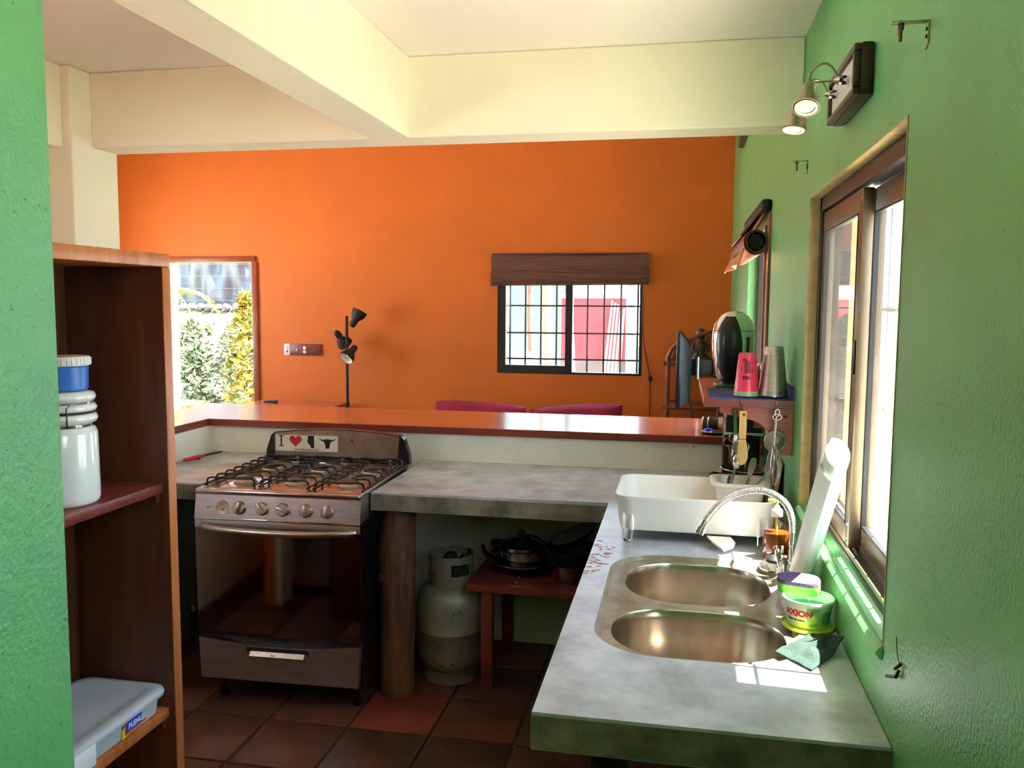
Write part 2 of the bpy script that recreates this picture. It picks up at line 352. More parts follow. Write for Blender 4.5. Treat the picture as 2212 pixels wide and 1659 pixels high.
part('sill', G().box(.03, .16, y0+.001, y1-.001, z0-.012, z0+.003, b=.002).prism([(.031, z0-.02), (.031, z0+.008), (.012, z0+.002), (-.008, z0-.012), (-.014, z0-.022), (-.006, z0-.034), (-.0005, z0-.036), (-.0005, z0-.02)], y0+.002, y1-.002, 'xz'), mat('green_sill', (110, 190, 120), .3, bump=(50, .1)), w1)
bar_grid(w1, 'x', .185, [y0+.04+.145*k for k in range(9)], [1.12, 1.42, 1.72, 2.02], y0-.02, y1+.02, z0-.02, z1+.02, .007, mat('grille_grey', (150, 146, 138), .5))
# living room side window
w2 = bpy.data.objects.new('window_2', None); COL.objects.link(w2); w2.location = (.06, 4.98, 1.05)
tag(w2, 'narrow looking side window with reddish wooden jamb under a rolled bamboo blind', 'window', kind='structure')
a, b, c, d = W2
part('jamb_lining', G().box(-.02, .1, a, a+.03, c, d).box(-.012, -.002, a-.10, a+.0, c-.05, d+.05), mat('jamb_wood', (150, 92, 78), .4, var=(4, .2), stretch=(8, 8, 1)), w2)
part('frame', G().box(.06, .12, a+.03, a+.08, c, d).box(.06, .12, b-.05, b, c, d).box(.06, .12, a+.08, b-.05, c, c+.05).box(.06, .12, a+.08, b-.05, d-.05, d).box(.05, .09, 4.96, 5.02, c+.05, d-.05), DBRONZE, w2)
part('pane', G().box(.085, .088, a+.08, b-.05, c+.05, d-.05), PANEC, w2, smooth=False)
bar_grid(w2, 'x', .15, [a+.15*k for k in range(1, 9)], [1.3, 1.6, 1.9], a, b, c, d)
# window in the orange wall
w3 = bpy.data.objects.new('window_3', None); COL.objects.link(w3); w3.location = (-1.39, YF+.06, 1.11)
tag(w3, 'black framed two-pane window with iron bars in the orange wall', 'window', kind='structure')
a, b, c, d = WF; y = YF+.005
part('frame', G().box(a, a+.075, y, y+.08, c, d).box(b-.028, b, y, y+.08, c, d).box(a+.075, -1.415, y, y+.08, c, c+.075).box(-1.415, b-.028, y, y+.08, c, c+.02).box(a+.075, b-.028, y, y+.08, d-.05, d).box(-1.415, -1.352, y-.004, y+.08, c, d-.05), BLKALU, w3, smooth=False)
for p in ((a+.075, -1.415, c+.075), (-1.352, b-.028, c+.02)): part('pane', G().box(p[0], p[1], y+.03, y+.033, p[2], d-.05), PANEC, w3, smooth=False)
bar_grid(w3, 'y', y+.11, [-1.935+.142*k for k in range(4)]+[-1.23+.148*k for k in range(4)], [1.24, 1.475, 1.72], a, b, c, d, .009, mat('grille_dark', (24, 24, 24), .7))
# plain framed windows, unseen, added to let more light into the rooms
def added_window(name, x0, x1, h, lb):
    w = bpy.data.objects.new(name, None); COL.objects.link(w); a, b, c, d = h; w.location = ((x0+x1)/2, (a+b)/2, c); tag(w, lb, 'window', kind='structure')
    part('frame', G().box(x0, x1, a, a+.04, c, d).box(x0, x1, b-.04, b, c, d).box(x0, x1, a+.04, b-.04, c, c+.04).box(x0, x1, a+.04, b-.04, d-.04, d), DBRONZE, w, smooth=False)
    part('pane', G().box((x0+x1)/2-.0015, (x0+x1)/2+.0015, a+.04, b-.04, c+.04, d-.04), PANEC, w, smooth=False)
added_window('added_window_4', .04, .10, W4, 'added high transom window, out of view in the green wall')
added_window('added_window_5', -6.16, -6.10, (4.8, 6.5, .9, 2.3), 'added wide garden window, out of view in the cream living room wall')
added_window('added_window_6', -3.14, -3.08, (1.35, 2.3, 1.35, 2.1), 'added small window lighting the nook, out of view in its cream wall')
# doorway
dr = bpy.data.objects.new('door_1', None); COL.objects.link(dr); dr.location = (-4.85, YF, FZ)
tag(dr, 'open doorway to the garden with thin reddish wooden frame', 'doorway', kind='structure')
a, b, c, d = DR
part('frame', G().box(a-.02, b+.02, YF-.02, YF+.02, d, d+.05, b=.004).box(b-.02, b+.035, YF-.02, YF+.02, c, d, b=.004), mat('door_frame_wood', (150, 66, 36), .4, var=(4, .2)), dr)
part('jamb', G().box(a-.004, a+.012, YF+.0, YF+.16, c, d-.005), mat('lit_jamb_paint', (246, 158, 96), .5), dr)  # wall reveal; the light falling on it is put into this paler orange

# ------------------------------------------------------------ outside
struct('ground', G().box(-30, 30, YF+.16, 45, FZ-.3, FZ-.1).box(.17, 30, -20, YF+.16, FZ-.3, FZ-.1).box(-30, -6.21, -20, YF+.16, FZ-.3, FZ-.1).box(-6.21, .17, -20, -1.91, FZ-.3, FZ-.1).box(-6.21, -3.18, -1.91, 3.27, FZ-.3, FZ-.1), mat('pale_yard', (222, 210, 192), .9, var=(1, .2)), 'pale yard around the house', 'ground')
def bank(u, v):
    x = -10+6.2*u; y = 8.4+3.4*v; z = FZ-.1+1.84*min(1, v*1.28)**1.1+.03*mnoise.noise(Vector((x*2, y*2, 0)))
    return (x, y, z)
struct('ground_bank', G().sheet(bank, 24, 14), mat('bank_soil', (100, 92, 72), .95, var=(6, .4), col2=(58, 56, 40)), 'soil bank rising behind the doorway', 'ground', True)
def foliage(name, label, cat, c, spread, n, leaf, cols, group=None, up=.3, droop=0, seed=1):
    """shrub: stems and leaves, leaves as bent blades joined into foliage"""
    rnd = random.Random(seed); root = thing(name, label, cat, c, group); c = Vector(c)
    st = G()
    for k in range(7):
        a = rnd.uniform(0, 6.28); e = Vector((math.cos(a)*spread[0]*.6, math.sin(a)*spread[1]*.6, spread[2]*rnd.uniform(.5, .9)))
        st.tube([c-Vector((0, 0, .05)), c+e*.5+Vector((0, 0, .1)), c+e], (.014, .005), 5)
    part('stem', st, mat('shrub_stem', (120, 96, 60), .8), root)
    for q, col in enumerate(cols):
        g = G()
        for k in range(n//len(cols)):
            a = rnd.uniform(0, 6.28); rr = rnd.random()**.5; z = rnd.random()
            wz = math.sin(math.pi*min(1, .25+z*.72))
            p = c+Vector((math.cos(a)*spread[0]*rr*wz, math.sin(a)*spread[1]*rr*wz, z*spread[2]))
            L = leaf[0]*rnd.uniform(.6, 1.2); w = leaf[1]*rnd.uniform(.7, 1.2)
            d = Vector((rnd.gauss(0, 1), rnd.gauss(0, 1), up+rnd.gauss(0, .6))).normalized(); s = d.cross(Vector((rnd.gauss(0, 1), rnd.gauss(0, 1), rnd.gauss(0, 1)))).normalized()
            m_ = p+d*L*.55; t = p+d*L+Vector((0, 0, -droop*L)); up_ = s.cross(d)*w*.25
            g.add([p, m_+s*w*.5+up_, t, m_-s*w*.5+up_, m_], [(0, 1, 4), (1, 2, 4), (2, 3, 4), (3, 0, 4)])
        part('foliage', g, mat('leaf_%d_%d_%d' % col, col, .5), root)
    return root
def palm(name, label, c, L, n, col, seed, aim=None, foot=0):
    rnd = random.Random(seed); root = thing(name, label, 'plant', (c[0], c[1], foot)); c = Vector(c)
    part('trunk', G().tube([(c.x, c.y, foot), c], (.05*L+.01, .03*L+.008), 8), mat('shrub_stem', (120, 96, 60), .8), root)
    for k in range(n):
        a = (aim if aim is not None else 0)+(rnd.uniform(-.9, .9) if aim is not None else 6.28*k/n+rnd.uniform(-.2, .2)); e = Vector((math.cos(a), math.sin(a), 0)); P = []
        for i in range(13): t = i/12; P.append(c+e*L*t*(1-.15*t)+Vector((0, 0, L*(.75*t-1.0*t*t))))
        g = G().tube(P, (.009, .003), 5); side = e.cross(Vector((0, 0, 1)))
        for i in range(2, 13):
            for sgn in (-1, 1):
                for h in (0, .5):
                    p = P[i-1].lerp(P[i], h); ll = L*.30*math.sin(math.pi*min(1, .25+i/16)); q = p+side*sgn*ll*.8+e*ll*.55+Vector((0, 0, -ll*.25)); w = (e-side*sgn*.2).normalized()*.012
                    mid = p.lerp(q, .5)+Vector((0, 0, .02)); g.add([p, mid+w, q, mid-w], [(0, 1, 2, 3)])
        part('frond', g, mat('leaf_%d_%d_%d' % col, col, .45), root)
YL = (126, 126, 30); LG = (86, 112, 56); DG = (48, 74, 40); PG = (120, 130, 104)
def bank_z(y): return FZ-.1+1.84*min(1, max(0, (y-8.4)/3.4)*1.28)**1.1
foliage('croton_shrub', 'yellow-green shrub leaning into the doorway view', 'shrub', (-5.21, 8.85, bank_z(8.85)-.05), (.25, .25, 1.75), 1300, (.12, .045), (YL, (140, 134, 44), LG), seed=3)
_f4 = [(-5.98, 10.0, .26, .62, PG), (-6.05, 10.56, .24, .34, DG), (-6.60, 10.0, .26, .62, PG), (-5.60, 9.42, .25, .74, LG), (-6.20, 9.42, .25, .70, DG)]
for k, (x, y, s_, h_, col) in enumerate(_f4):
    foliage('bank_shrub', ['pale leafy shrub midway up the garden bank', 'dark leafy shrub below the stones of the bank', 'pale shrub under the palm on the bank', 'mid-green low shrub at the foot of the bank', 'dark low shrub behind the spiky palm'][k], 'shrub', (x, y, bank_z(y)-.03), (s_, s_, h_), 760, (.12, .042), (col, PG), seed=20+k)
palm('palm_plant', 'arching palm with yellow-green fronds hanging over the bank', (-7.45, 10.2, 1.75), 1.25, 9, (104, 118, 30), 4, aim=-.15, foot=bank_z(10.2)-.05)
palm('spiky_palm', 'low spiky palm with narrow fronds beside the doorway', (-5.83, 8.64, .56), .36, 13, (122, 120, 62), 9, foot=bank_z(8.64)-.05)
palm('bank_palm', 'small green fan palm on the bank left of the tarp', (-6.92, 10.55, bank_z(10.55)+.06), .36, 9, (76, 98, 40), 12, foot=bank_z(10.55)-.05)
tarp = thing('tarp_fence', 'dark grey tarp stretched on wires above the stone edging', 'fence', (-6.9, 11.15, 1.62))
part('tarp', G().sheet(lambda u, v: (-7.9+1.52*u, 11.15+.04*math.sin(u*17)*math.sin(v*9)+.02*math.sin(u*41), 1.66+1.2*v), 40, 14, .003), mat('tarp_sheet', (58, 64, 72), .45, var=(5, .4), col2=(36, 40, 46)), tarp)
for k in range(5): part('wire', G().cyl((-7.95, 11.08, 1.76+.17*k), (-6.33, 11.08, 1.76+.17*k), .0025, n=5), mat('fence_wire', (70, 78, 84), .6), tarp)
for x in (-7.92, -6.36): part('post', G().box(x, x+.05, 11.1, 11.16, 1.5, 2.95), DARKW, tarp)
for k in range(11):
    x = -7.6+k*.135; g = G().sphere((0, 0, 0), .064, (1, .8, .85), 10, 7)
    g.v = [p*(1+.22*mnoise.noise(p*13+Vector((k*3, 0, 0)))) for p in g.v]; g.tf(T(x, 10.98-.02*(k % 2), 1.665))
    solo('edging_stone', g, mat('river_stone', (84, 82, 80), .8, var=(9, .3), bump=(20, .3)), 'grey rounded stone in the row along the foot of the tarp', 'stone', 'edging stones under the tarp')
solo('neighbour_wall', G().box(-6.32, -3.2, 11.6, 11.75, -.1, 3.6), mat('white_render', (232, 232, 226), .8, bump=(20, .1)), 'white rendered garden wall right of the tarp', 'wall')
# street seen through the barred window
rw = thing('red_wall', 'pinkish red painted boundary wall with a pale coping across the street', 'wall', (-1.75, 13.6, FZ-.1))
part('wall_body', G().box(-2.28, -1.26, 13.5, 13.7, FZ-.1, 1.84), mat('red_render', (122, 26, 40), .7, var=(2, .1)), rw)
part('coping', G().box(-2.3, -1.24, 13.47, 13.73, 1.84, 1.9), mat('white_render', (1, 1, 1)), rw)
part('skirting', G().box(-2.29, -1.25, 13.485, 13.5, FZ-.1, .86), mat('grey_render', (70, 64, 64), .8), rw)
solo('green_wall', G().box(-5.2, -2.31, 15, 15.2, FZ-.1, 2.9), mat('pale_green_render', (62, 104, 78), .7, var=(2, .1)), 'pale green house wall behind the street trees', 'wall')
gp = thing('blue_gate_post', 'light blue gate post with white lattice panel beside the red wall', 'gate', (-1.1, 13.3, FZ-.1))
part('post', G().box(-1.22, -1.12, 13.25, 13.35, FZ-.1, 2.4), mat('blue_grey_paint', (70, 86, 100), .6), gp)
part('panel', G().box(-1.12, -.6, 13.27, 13.33, FZ-.1, 1.1), mat('turquoise_paint', (66, 126, 128), .6), gp)
lg = G()
for k in range(14):
    lg.cyl((-1.12+.04*k, 13.3, 1.12), (-1.12+.04*k, 13.3, 2.3), .006, n=5)
for k in range(28): lg.cyl((-1.12, 13.3, 1.14+.042*k), (-.6, 13.3, 1.14+.042*k), .006, n=5)
part('lattice', lg, WHITEP, gp)
for x, y, r, h, cl, lb in ((-2.42, 12.9, .085, 5.3, (112, 82, 66), 'thick pale tree trunk in front of the red wall'), (-2.74, 13.2, .05, 3.3, (84, 52, 44), 'slim reddish tree trunk before the green house'), (-2.08, 13.0, .075, 3.3, (126, 96, 92), 'pale trunk standing against the left end of the red wall')):
    tr = thing('street_tree', lb, 'tree', (x, y, FZ-.1), 'street trees')
    part('trunk', G().tube([(x, y, FZ-.1), (x+.03, y, .8), (x-.02, y, 1.7), (x+.04, y, h)], (r, r*.7), 10, sub=1), mat('bark_%d' % cl[0], cl, .8, var=(8, .3), stretch=(3, 3, 1)), tr)
    cg = G(); rnd = random.Random(int(-x*100))
    for k in range(260):
        w_ = .5 if h > 5 else .12; a_ = rnd.uniform(0, 6.28); q_ = w_*rnd.random()**.5; p = Vector((x+.04+q_*math.cos(a_), y+q_*math.sin(a_), h+rnd.uniform(-.1, .8))); d = Vector((rnd.gauss(0, 1), rnd.gauss(0, 1), rnd.gauss(0, .6))).normalized(); s_ = d.orthogonal().normalized()*.035
        cg.add([p, p+d*.05+s_, p+d*.11, p+d*.05-s_], [(0, 1, 2, 3)])
    part('crown', cg, mat('leaf_%d_%d_%d' % LG, LG, .5), tr)
for k in range(5):
    solo('leaning_pipe', G().cyl((-1.62+.064*k, 12.9+.02*k, FZ-.09), (-1.475+.046*k, 13.482, 1.80-.03*k), .018, n=8), mat('pvc_grey', (120, 118, 116), .4), 'pale grey pipe leaning against the red wall with others', 'pipe', 'pipes leaning on the red wall')
kb = G().sphere((-2.75, 12.2, .95), .3, (1.1, .6, .42), 14, 8); kb.tube([(-3.05, 12.2, FZ-.1), (-3.05, 12.2, .95)], .02, 5); kb.tube([(-2.45, 12.2, FZ-.1), (-2.45, 12.2, .95)], .02, 5)
solo('covered_grill', kb, mat('mint_cover', (70, 120, 90), .6), 'mint green covered barrel on stand out in the street yard', 'barrel')
solo('red_bollard', G().lathe([(.05, 0), (.05, .82), (.03, .86), (0, .87)], (-2.62, 10.5, FZ-.1), 14), mat('bollard_red', (150, 40, 34), .5), 'red bollard outside the barred window', 'bollard')
# yard to the right of the sink window
solo('yard_wall', G().box(4.2, 4.35, -6, 9, FZ-.1, 1.0), mat('white_render', (1, 1, 1)), 'white yard wall outside the sink window', 'wall')
for k, (x, y) in enumerate(((3.6, 2.6), (3.7, 4.6), (3.6, 6.8))):
    foliage('yard_shrub', ['leafy shrub by the yard wall opposite the sink', 'leafy shrub in the middle of the yard wall', 'leafy shrub at the far end of the yard wall'][k], 'shrub', (x, y, FZ-.1), (.4, .7, .9), 500, (.18, .07), (LG, YL), seed=40+k)
# ------------------------------------------------------------ concrete worktop with sinks
ct = thing('concrete_counter', 'L-shaped polished grey concrete worktop with two inset steel sinks', 'counter', (-.35, 3.0, .82))
sur = rrect(-.612, -.098, 1.972, 2.812, .17, 8)
outer = [(-.69, 1.643), (-.002, 1.643), (-.002, 4.308), (-1.731, 4.308), (-1.731, 3.495), (-.69, 3.53)]
part('slab', G().plate(outer, [sur], .82, .90), CONC, ct, smooth=False)
part('slab_edge', G().box(-.6905, -.003, 1.641, 1.6435, .822, .893).box(-.6925, -.69, 1.643, 3.53, .822, .893).box(-1.731, -.69, 3.4905, 3.4955, .822, .893).box(-1.7330, -1.7305, 3.4955, 4.305, .822, .893), CONC2, ct, smooth=False, label='rough brownish slab edge')
bowls = [rrect(-.558, -.132, 2.385, 2.772, .165, 9), rrect(-.570, -.132, 2.005, 2.335, .15, 9)]
inn = rrect(-.600, -.110, 1.984, 2.80, .16, 8)
g = G().loft([[(x, y, .9) for x, y in sur], [(x, y, .888) for x, y in inn]], False, False).plate(inn, bowls, .880, .888)
part('sink_surround', g, mat('wet_concrete', (142, 132, 112), .22, var=(6, .3), col2=(100, 88, 66), bump=(24, .1)), ct, ang=60, label='smooth lowered concrete rim around the sinks')
def shrink(lp, d):
    cx = sum(p[0] for p in lp)/len(lp); cy = sum(p[1] for p in lp)/len(lp); w = max(p[0] for p in lp)-cx; h = max(p[1] for p in lp)-cy
    return [(cx+(x-cx)*(w-d)/w, cy+(y-cy)*(h-d)/h) for x, y in lp]
for lp in bowls:
    prof = [(0, .8875), (.002, .884), (.004, .86), (.008, .80), (.016, .745), (.03, .722), (.055, .712), (.12, .708)]
    b = part('sink_bowl', G().loft([[(x, y, z) for x, y in shrink(lp, d)] for d, z in prof], False, True), SINKS, ct, ang=70, label='stainless steel sink bowl')
    cx = sum(p[0] for p in lp)/len(lp); cy = sum(p[1] for p in lp)/len(lp)
    part('drain', G().lathe([(.042, .7085), (.04, .711), (.03, .7095), (.0, .7092)], (cx, cy, 0), 20), CHROME, b)
lc = thing('concrete_counter', 'short grey concrete worktop between the white low wall and the stove', 'counter', (-2.75, 3.9, .82))
part('slab', G().box(-2.964, -2.552, 3.5, 4.308, .82, .90, b=.004), CONC, lc)
part('slab_edge', G().box(-2.962, -2.556, 3.4955, 3.4995, .823, .893), CONC2, lc, label='rough slab edge')
cab = thing('low_cabinet', 'dull green low cupboard with a steel knob under the short worktop', 'cupboard', (-2.96, 3.88, FZ))
dp = part('door', G().box(-2.9655, -2.955, 3.46, 4.30, FZ+.001, .815, b=.002), OLIVE, cab)
part('knob', G().lathe([(.008, 0), (.008, .018), (.026, .024), (.028, .034), (.02, .042), (0, .044)], (-2.955, 3.98, .10), 20, (1, 0, 0)), CHROME, dp, label='round steel knob')
for k, (x, y) in enumerate(((-.56, 1.95), (-.14, 1.95))):
    solo('counter_post', G().tube([(x, y, FZ), (x+.01, y, .4), (x, y, .8195)], .05, 10, sub=1), DARKW, ['dark post under the free end of the sink worktop', 'dark post under the sink worktop by the green wall'][k], 'post')
# water spilled on the worktop left of the sink
rnd = random.Random(5); g = G()
for k in range(46):
    x = rnd.gauss(-.655, .022); y = rnd.choice((2.60, 2.68, 2.78, 2.86))+rnd.gauss(0, .03)
    if x < -.684 or x > -.618: continue
    g.lathe([(1, 0), (.9, .5), (.5, .9), (0, 1)], n=8, M=T(x, y, .9001) @ R('Z', rnd.uniform(-40, 40)) @ Matrix.Diagonal((rnd.uniform(.004, .012), rnd.uniform(.003, .006), .0016, 1)))
solo('water_drops', g, mat('water', (190, 120, 90), .04, spec=.9, trans=.5), 'scattered water drops on the concrete beside the sink', 'water', kind='stuff')

# trunk post
tp = thing('trunk_post', 'gnarled brown tree trunk post holding up the concrete worktop', 'post', (-1.66, 3.61, FZ))
P = [(-1.652, 3.62, FZ), (-1.652, 3.62, .1), (-1.648, 3.62, .3), (-1.655, 3.615, .5), (-1.65, 3.60, .62), (-1.64, 3.6, .74), (-1.63, 3.6, .819)]
rad = [.082, .078, .078, .082, .084, .074, .07]
loops = []
for i in range(40):
    t = i/39*(len(P)-1); k = min(int(t), len(P)-2); q = Vector(P[k]).lerp(Vector(P[k+1]), t-k); r = rad[k]+(rad[k+1]-rad[k])*(t-k)
    loops.append([(q.x+r*(1+.10*mnoise.noise(Vector((math.cos(a)*1.4, math.sin(a)*1.4, q.z*3.2)))+.04*mnoise.noise(Vector((math.cos(a)*6, math.sin(a)*6, q.z*5))))*math.cos(a), q.y+r*(1+.1*mnoise.noise(Vector((math.cos(a)*1.4, math.sin(a)*1.4, q.z*3.2))))*math.sin(a), q.z) for a in [2*math.pi*m/24 for m in range(24)]])
part('trunk', G().loft(loops), TRUNK, tp, ang=80)
part('knot', G().lathe([(.016, 0), (.017, .008), (.009, .010), (.003, .004), (0, .003)], (-1.70, 3.54, .50), 14, (-.5, -.85, .05)), mat('knot_wood', (70, 40, 26), .8), tp, label='dark branch knot')

# ------------------------------------------------------------ gas cooker
st = thing('gas_stove', 'stainless six-burner gas stove with dark mirrored oven door', 'stove', (-2.103, 3.36, FZ)); SX0, SX1 = -2.486, -1.729
part('body', G().box(SX0+.006, SX1-.006, 3.372, 4.08, .045, .895), BLACKP, st, smooth=False, label='black enamel side panels')
for x in (SX0+.06, SX1-.06):
    for y in (3.46, 4.0): part('foot', G().lathe([(.022, 0), (.024, .012), (.012, .02), (.012, .11)], (x, y, FZ), 12), BLACKP, st)
part('control_panel', G().prism([(3.340, .792), (3.360, .897), (3.46, .897), (3.46, .792)], SX0, SX1, 'yz'), STEEL, st, smooth=False)
part('panel_trim', G().box(SX0, SX1, 3.337, 3.372, .783, .7915, b=.002), CHROME, st)
def onpanel(x, z): return T(x, 3.340+(z-.792)*.19, z) @ R('X', 90-11)
for x, ang in ((-2.277, 14), (-2.173, -42), (-2.078, -68), (-1.974, 0), (-1.879, 2)):
    k = part('knob', G().lathe([(.031, 0), (.031, .002), (.027, .004), (.026, .012), (.024, .014), (0, .0145)], n=26, M=onpanel(x, .838)), STEELW, st)
    part('grip', G().box(-.0055, .0055, -.025, .025, .0, .026, b=.003, M=onpanel(x, .838) @ R('Z', -ang)), STEEL, k)
part('knob_stem', G().lathe([(.031, 0), (.030, .0015), (.028, .0012), (.010, .0012), (.008, .006), (.0, .006)], n=24, M=onpanel(-2.357, .836)), STEELW, st, label='bare stem where a knob is missing')
part('igniter_button', G().lathe([(.006, 0), (.006, .004), (0, .005)], n=12, M=onpanel(-2.425, .834)), STEELW, st)
# oven door
dg = part('oven_door', G().prism([(SX0+.004, .262), (SX1-.004, .262), (SX1, .77), (SX1, .78), (SX0, .78), (SX0, .77)], 3.345, 3.371, 'xz'), OVENG, st, smooth=False, label='dark mirror glass oven door')
part('door_top_strip', G().box(SX0, SX1, 3.342, 3.3455, .745, .78, b=.001), STEEL, dg)
hp = [(-2.452+.70*t, 3.345-.055*math.sin(math.pi*min(1, max(0, t*1.0)))**.45, .752-.006*math.sin(math.pi*t)) for t in [i/28 for i in range(29)]]
part('handle', G().tube(hp, .0145, 12), STEELW, dg, label='bowed steel oven handle')
# drawer with dipped upper edge
top = [(SX0+.008+(.744)*i/20, .25-.026*math.sin(math.pi*i/20)) for i in range(21)]
dw = part('drawer', G().prism([(SX0+.014, .065), (SX1-.014, .065)]+top[::-1], 3.338, 3.371, 'xz'), STEEL, st, label='steel storage drawer')
part('pull', G().prism([(3.339, .17), (3.322, .178), (3.322, .184), (3.339, .204)], -2.235, -1.985, 'yz'), STEELW, dw)
part('pull_shade_strip', G().box(-2.255, -1.965, 3.3365, 3.339, .198, .218, b=.001), BLACKM, dw)  # flat black strip painted for the shade in the pull recess
# cooktop
part('cooktop', G().box(SX0, SX1, 3.352, 4.085, .897, .905, b=.003).box(SX0, SX1, 3.345, 3.385, .892, .916, b=.010, seg=3).box(SX0, SX0+.022, 3.37, 4.06, .9, .916, b=.006).box(SX1-.022, SX1, 3.37, 4.06, .9, .916, b=.006).box(SX0, SX1, 4.035, 4.09, .9, .917, b=.006), mat('cooktop_steel', (178, 162, 152), .25, 1, var=(8, .2), speck=(30, .69, (90, 70, 56))), st)
for gx in (-2.355, -2.102, -1.85):
    for by in (3.56, 3.86):
        bn = part('burner', G().lathe([(.052, .905), (.052, .912), (.042, .922), (.036, .924), (.0, .924)], (gx, by, 0), 22), STEELW, st)
        part('burner_cap', G().lathe([(.040, .924), (.041, .930), (.034, .934), (0, .935)], (gx, by, 0), 22), GRATE, bn)
    gr = G(); w = .112
    for sx in (-1, 1): gr.tube([(gx+sx*w, 3.405, .922), (gx+sx*w, 4.02, .922)], .0045, 6)
    for k in range(8):
        y = 3.425+.583*k/7
        for sx in (-1, 1):
            inner = .018 if k not in (0, 7) else 0
            gr.tube([(gx+sx*w, y, .906), (gx+sx*w, y, .94), (gx+sx*(w-.012), y, .951), (gx+sx*(w-.05), y, .951), (gx+sx*inner, y+(.03 if k % 2 else -.02)*(k not in (0, 7)), .948)], .0048, 6, sub=1)
    part('grate', gr, GRATE, st, label='black wire pan grate')
for gx in (-2.30, -2.06, -1.81): part('lug', G().lathe([(.006, 0), (.006, .018), (.009, .02), (.008, .028), (0, .03)], (gx, 4.03, .917), 8), STEELW, st)
# back guard
bl, br = -2.486, -1.716; YB = 4.062
arch = lambda x: 1.062+.022*math.sin(math.pi*max(0, min(1, (x-bl-.05)/(br-bl-.1))))
outl = [(bl, .915), (br, .915), (br-.004, .97), (br-.03, 1.045), (br-.05, arch(br-.05)), *[(br-.05-(br-bl-.1)*i/16, arch(br-.05-(br-bl-.1)*i/16)) for i in range(1, 17)], (bl+.03, 1.045), (bl+.004, .97)]
part('back_guard', G().prism(outl, YB, YB+.045, 'xz'), BLACKP, st, label='black plastic back guard ends')
pan = [(bl+.052, .942), (br-.062, .938), (br-.052, 1.05), *[(br-.055-(br-bl-.11)*i/14, arch(br-.055-(br-bl-.11)*i/14)-.004) for i in range(15)], (bl+.052, 1.05)]
bp = part('back_panel', G().prism(pan, YB-.004, YB+.001, 'xz'), STEELW, st, label='worn steel back panel')
YS = YB-.0055; sx, sz = bl+.058, .966
stk = part('sticker', G().box(sx, sx+.335, YS, YB-.0038, sz, sz+.083), mat('sticker_white', (226, 218, 196), .5, var=(12, .1)), st, smooth=False, label='white bumper sticker with a red heart')
INK = mat('ink_black', (22, 20, 20), .5); HRT = mat('ink_red', (206, 30, 44), .5)
TX = lambda x, z: T(x, YS-.0002, z) @ R('X', 90)
g = G().box(sx+.026, sx+.034, YS-.0006, YS, sz+.026, sz+.078).box(sx+.017, sx+.043, YS-.0006, YS, sz+.023, sz+.028).box(sx+.017, sx+.043, YS-.0006, YS, sz+.076, sz+.081)
part('letter', g, INK, stk, smooth=False)
hx, hz = sx+.108, sz+.055
H = [(hx+.0021*16*math.sin(t)**3, hz+.0021*(13*math.cos(t)-5*math.cos(2*t)-2*math.cos(3*t)-math.cos(4*t))) for t in [2*math.pi*i/36 for i in range(36)]]
part('heart', G().prism(H, YS-.0006, YS, 'xz'), HRT, stk, smooth=False)
ax, az = sx+.172, sz+.018
part('province_shape', G().prism([(ax, az+.035), (ax+.004, az+.024), (ax+.016, az+.014), (ax+.018, az), (ax+.036, az), (ax+.036, az+.064), (ax+.004, az+.064)], YS-.0006, YS, 'xz'), INK, stk, smooth=False)
cx, cz = sx+.28, sz+.05
B = [(0, -.032), (.009, -.032), (.013, -.012), (.019, .004), (.03, .007), (.041, .013), (.045, .024), (.038, .016), (.026, .013), (.012, .016), (0, .017)]
B += [(-x, z) for x, z in B[::-1]]
part('bull_head', G().prism([(cx+x, cz+z) for x, z in B[:-1]], YS-.0006, YS, 'xz'), INK, stk, smooth=False)
part('lettering', text_g('www.albertabeef.org', .0155, TX(sx+.1, sz+.005)), INK, stk, smooth=False)
st.rotation_euler = (0, 0, math.radians(2.2))

# ------------------------------------------------------------ under the counter
gc = thing('gas_cylinder', 'scuffed pale gas cylinder standing beside the trunk post', 'gas cylinder', (-1.463, 3.85, FZ)); gx, gy = -1.463, 3.85
part('foot_ring', G().lathe([(.128, 0), (.128, .05), (.132, .06), (.12, .06), (.122, 0)], (gx, gy, FZ), 36, cap=False), GAS, gc)
part('tank', G().lathe([(.0, FZ+.04), (.11, FZ+.045), (.15, FZ+.075), (.164, .07), (.165, .10), (.165, .185), (.168, .188), (.168, .196), (.165, .2), (.165, .30), (.158, .345), (.135, .385), (.10, .405), (.05, .413), (0, .415)], (gx, gy, 0), 40), GAS, gc, ang=50)
g = G(); n = 48
def arc(r, a0, a1, zA, zB, t=.004):
    m = max(3, int((a1-a0)/7)); A = [math.radians(a0+(a1-a0)*i/m) for i in range(m+1)]
    lo = [(r, zA), (r, zB), (r-t, zB), (r-t, zA)]
    g.loft([[(gx+rr*math.cos(a), gy+rr*math.sin(a), z) for rr, z in lo] for a in A])
arc(.107, 0, 360, .395, .455); arc(.107, 0, 360, .51, .545)
for a0, a1 in ((-150, -75), (-20, 40), (90, 160)): arc(.107, a0, a1, .455, .51)
part('collar', g, GAS, gc)
part('valve', G().cyl((gx, gy, .41), (gx, gy, .50), .018).lathe([(.03, .5), (.033, .53), (.02, .545), (0, .548)], (gx+.0, gy, 0), 14).cyl((gx, gy, .47), (gx+.06, gy-.01, .47), .012), mat('regulator_green', (26, 52, 40), .5), gc, label='dark green regulator')
part('hose', G().tube([(gx+.06, gy-.01, .47), (gx+.09, gy+.03, .56), (gx+.03, gy+.2, .5), (gx-.1, gy+.4, .35)], .008, 8, sub=2), BLACKM, gc)
tb = thing('low_table', 'low dark red wooden table under the worktop', 'table', (-1.0, 4.0, FZ))
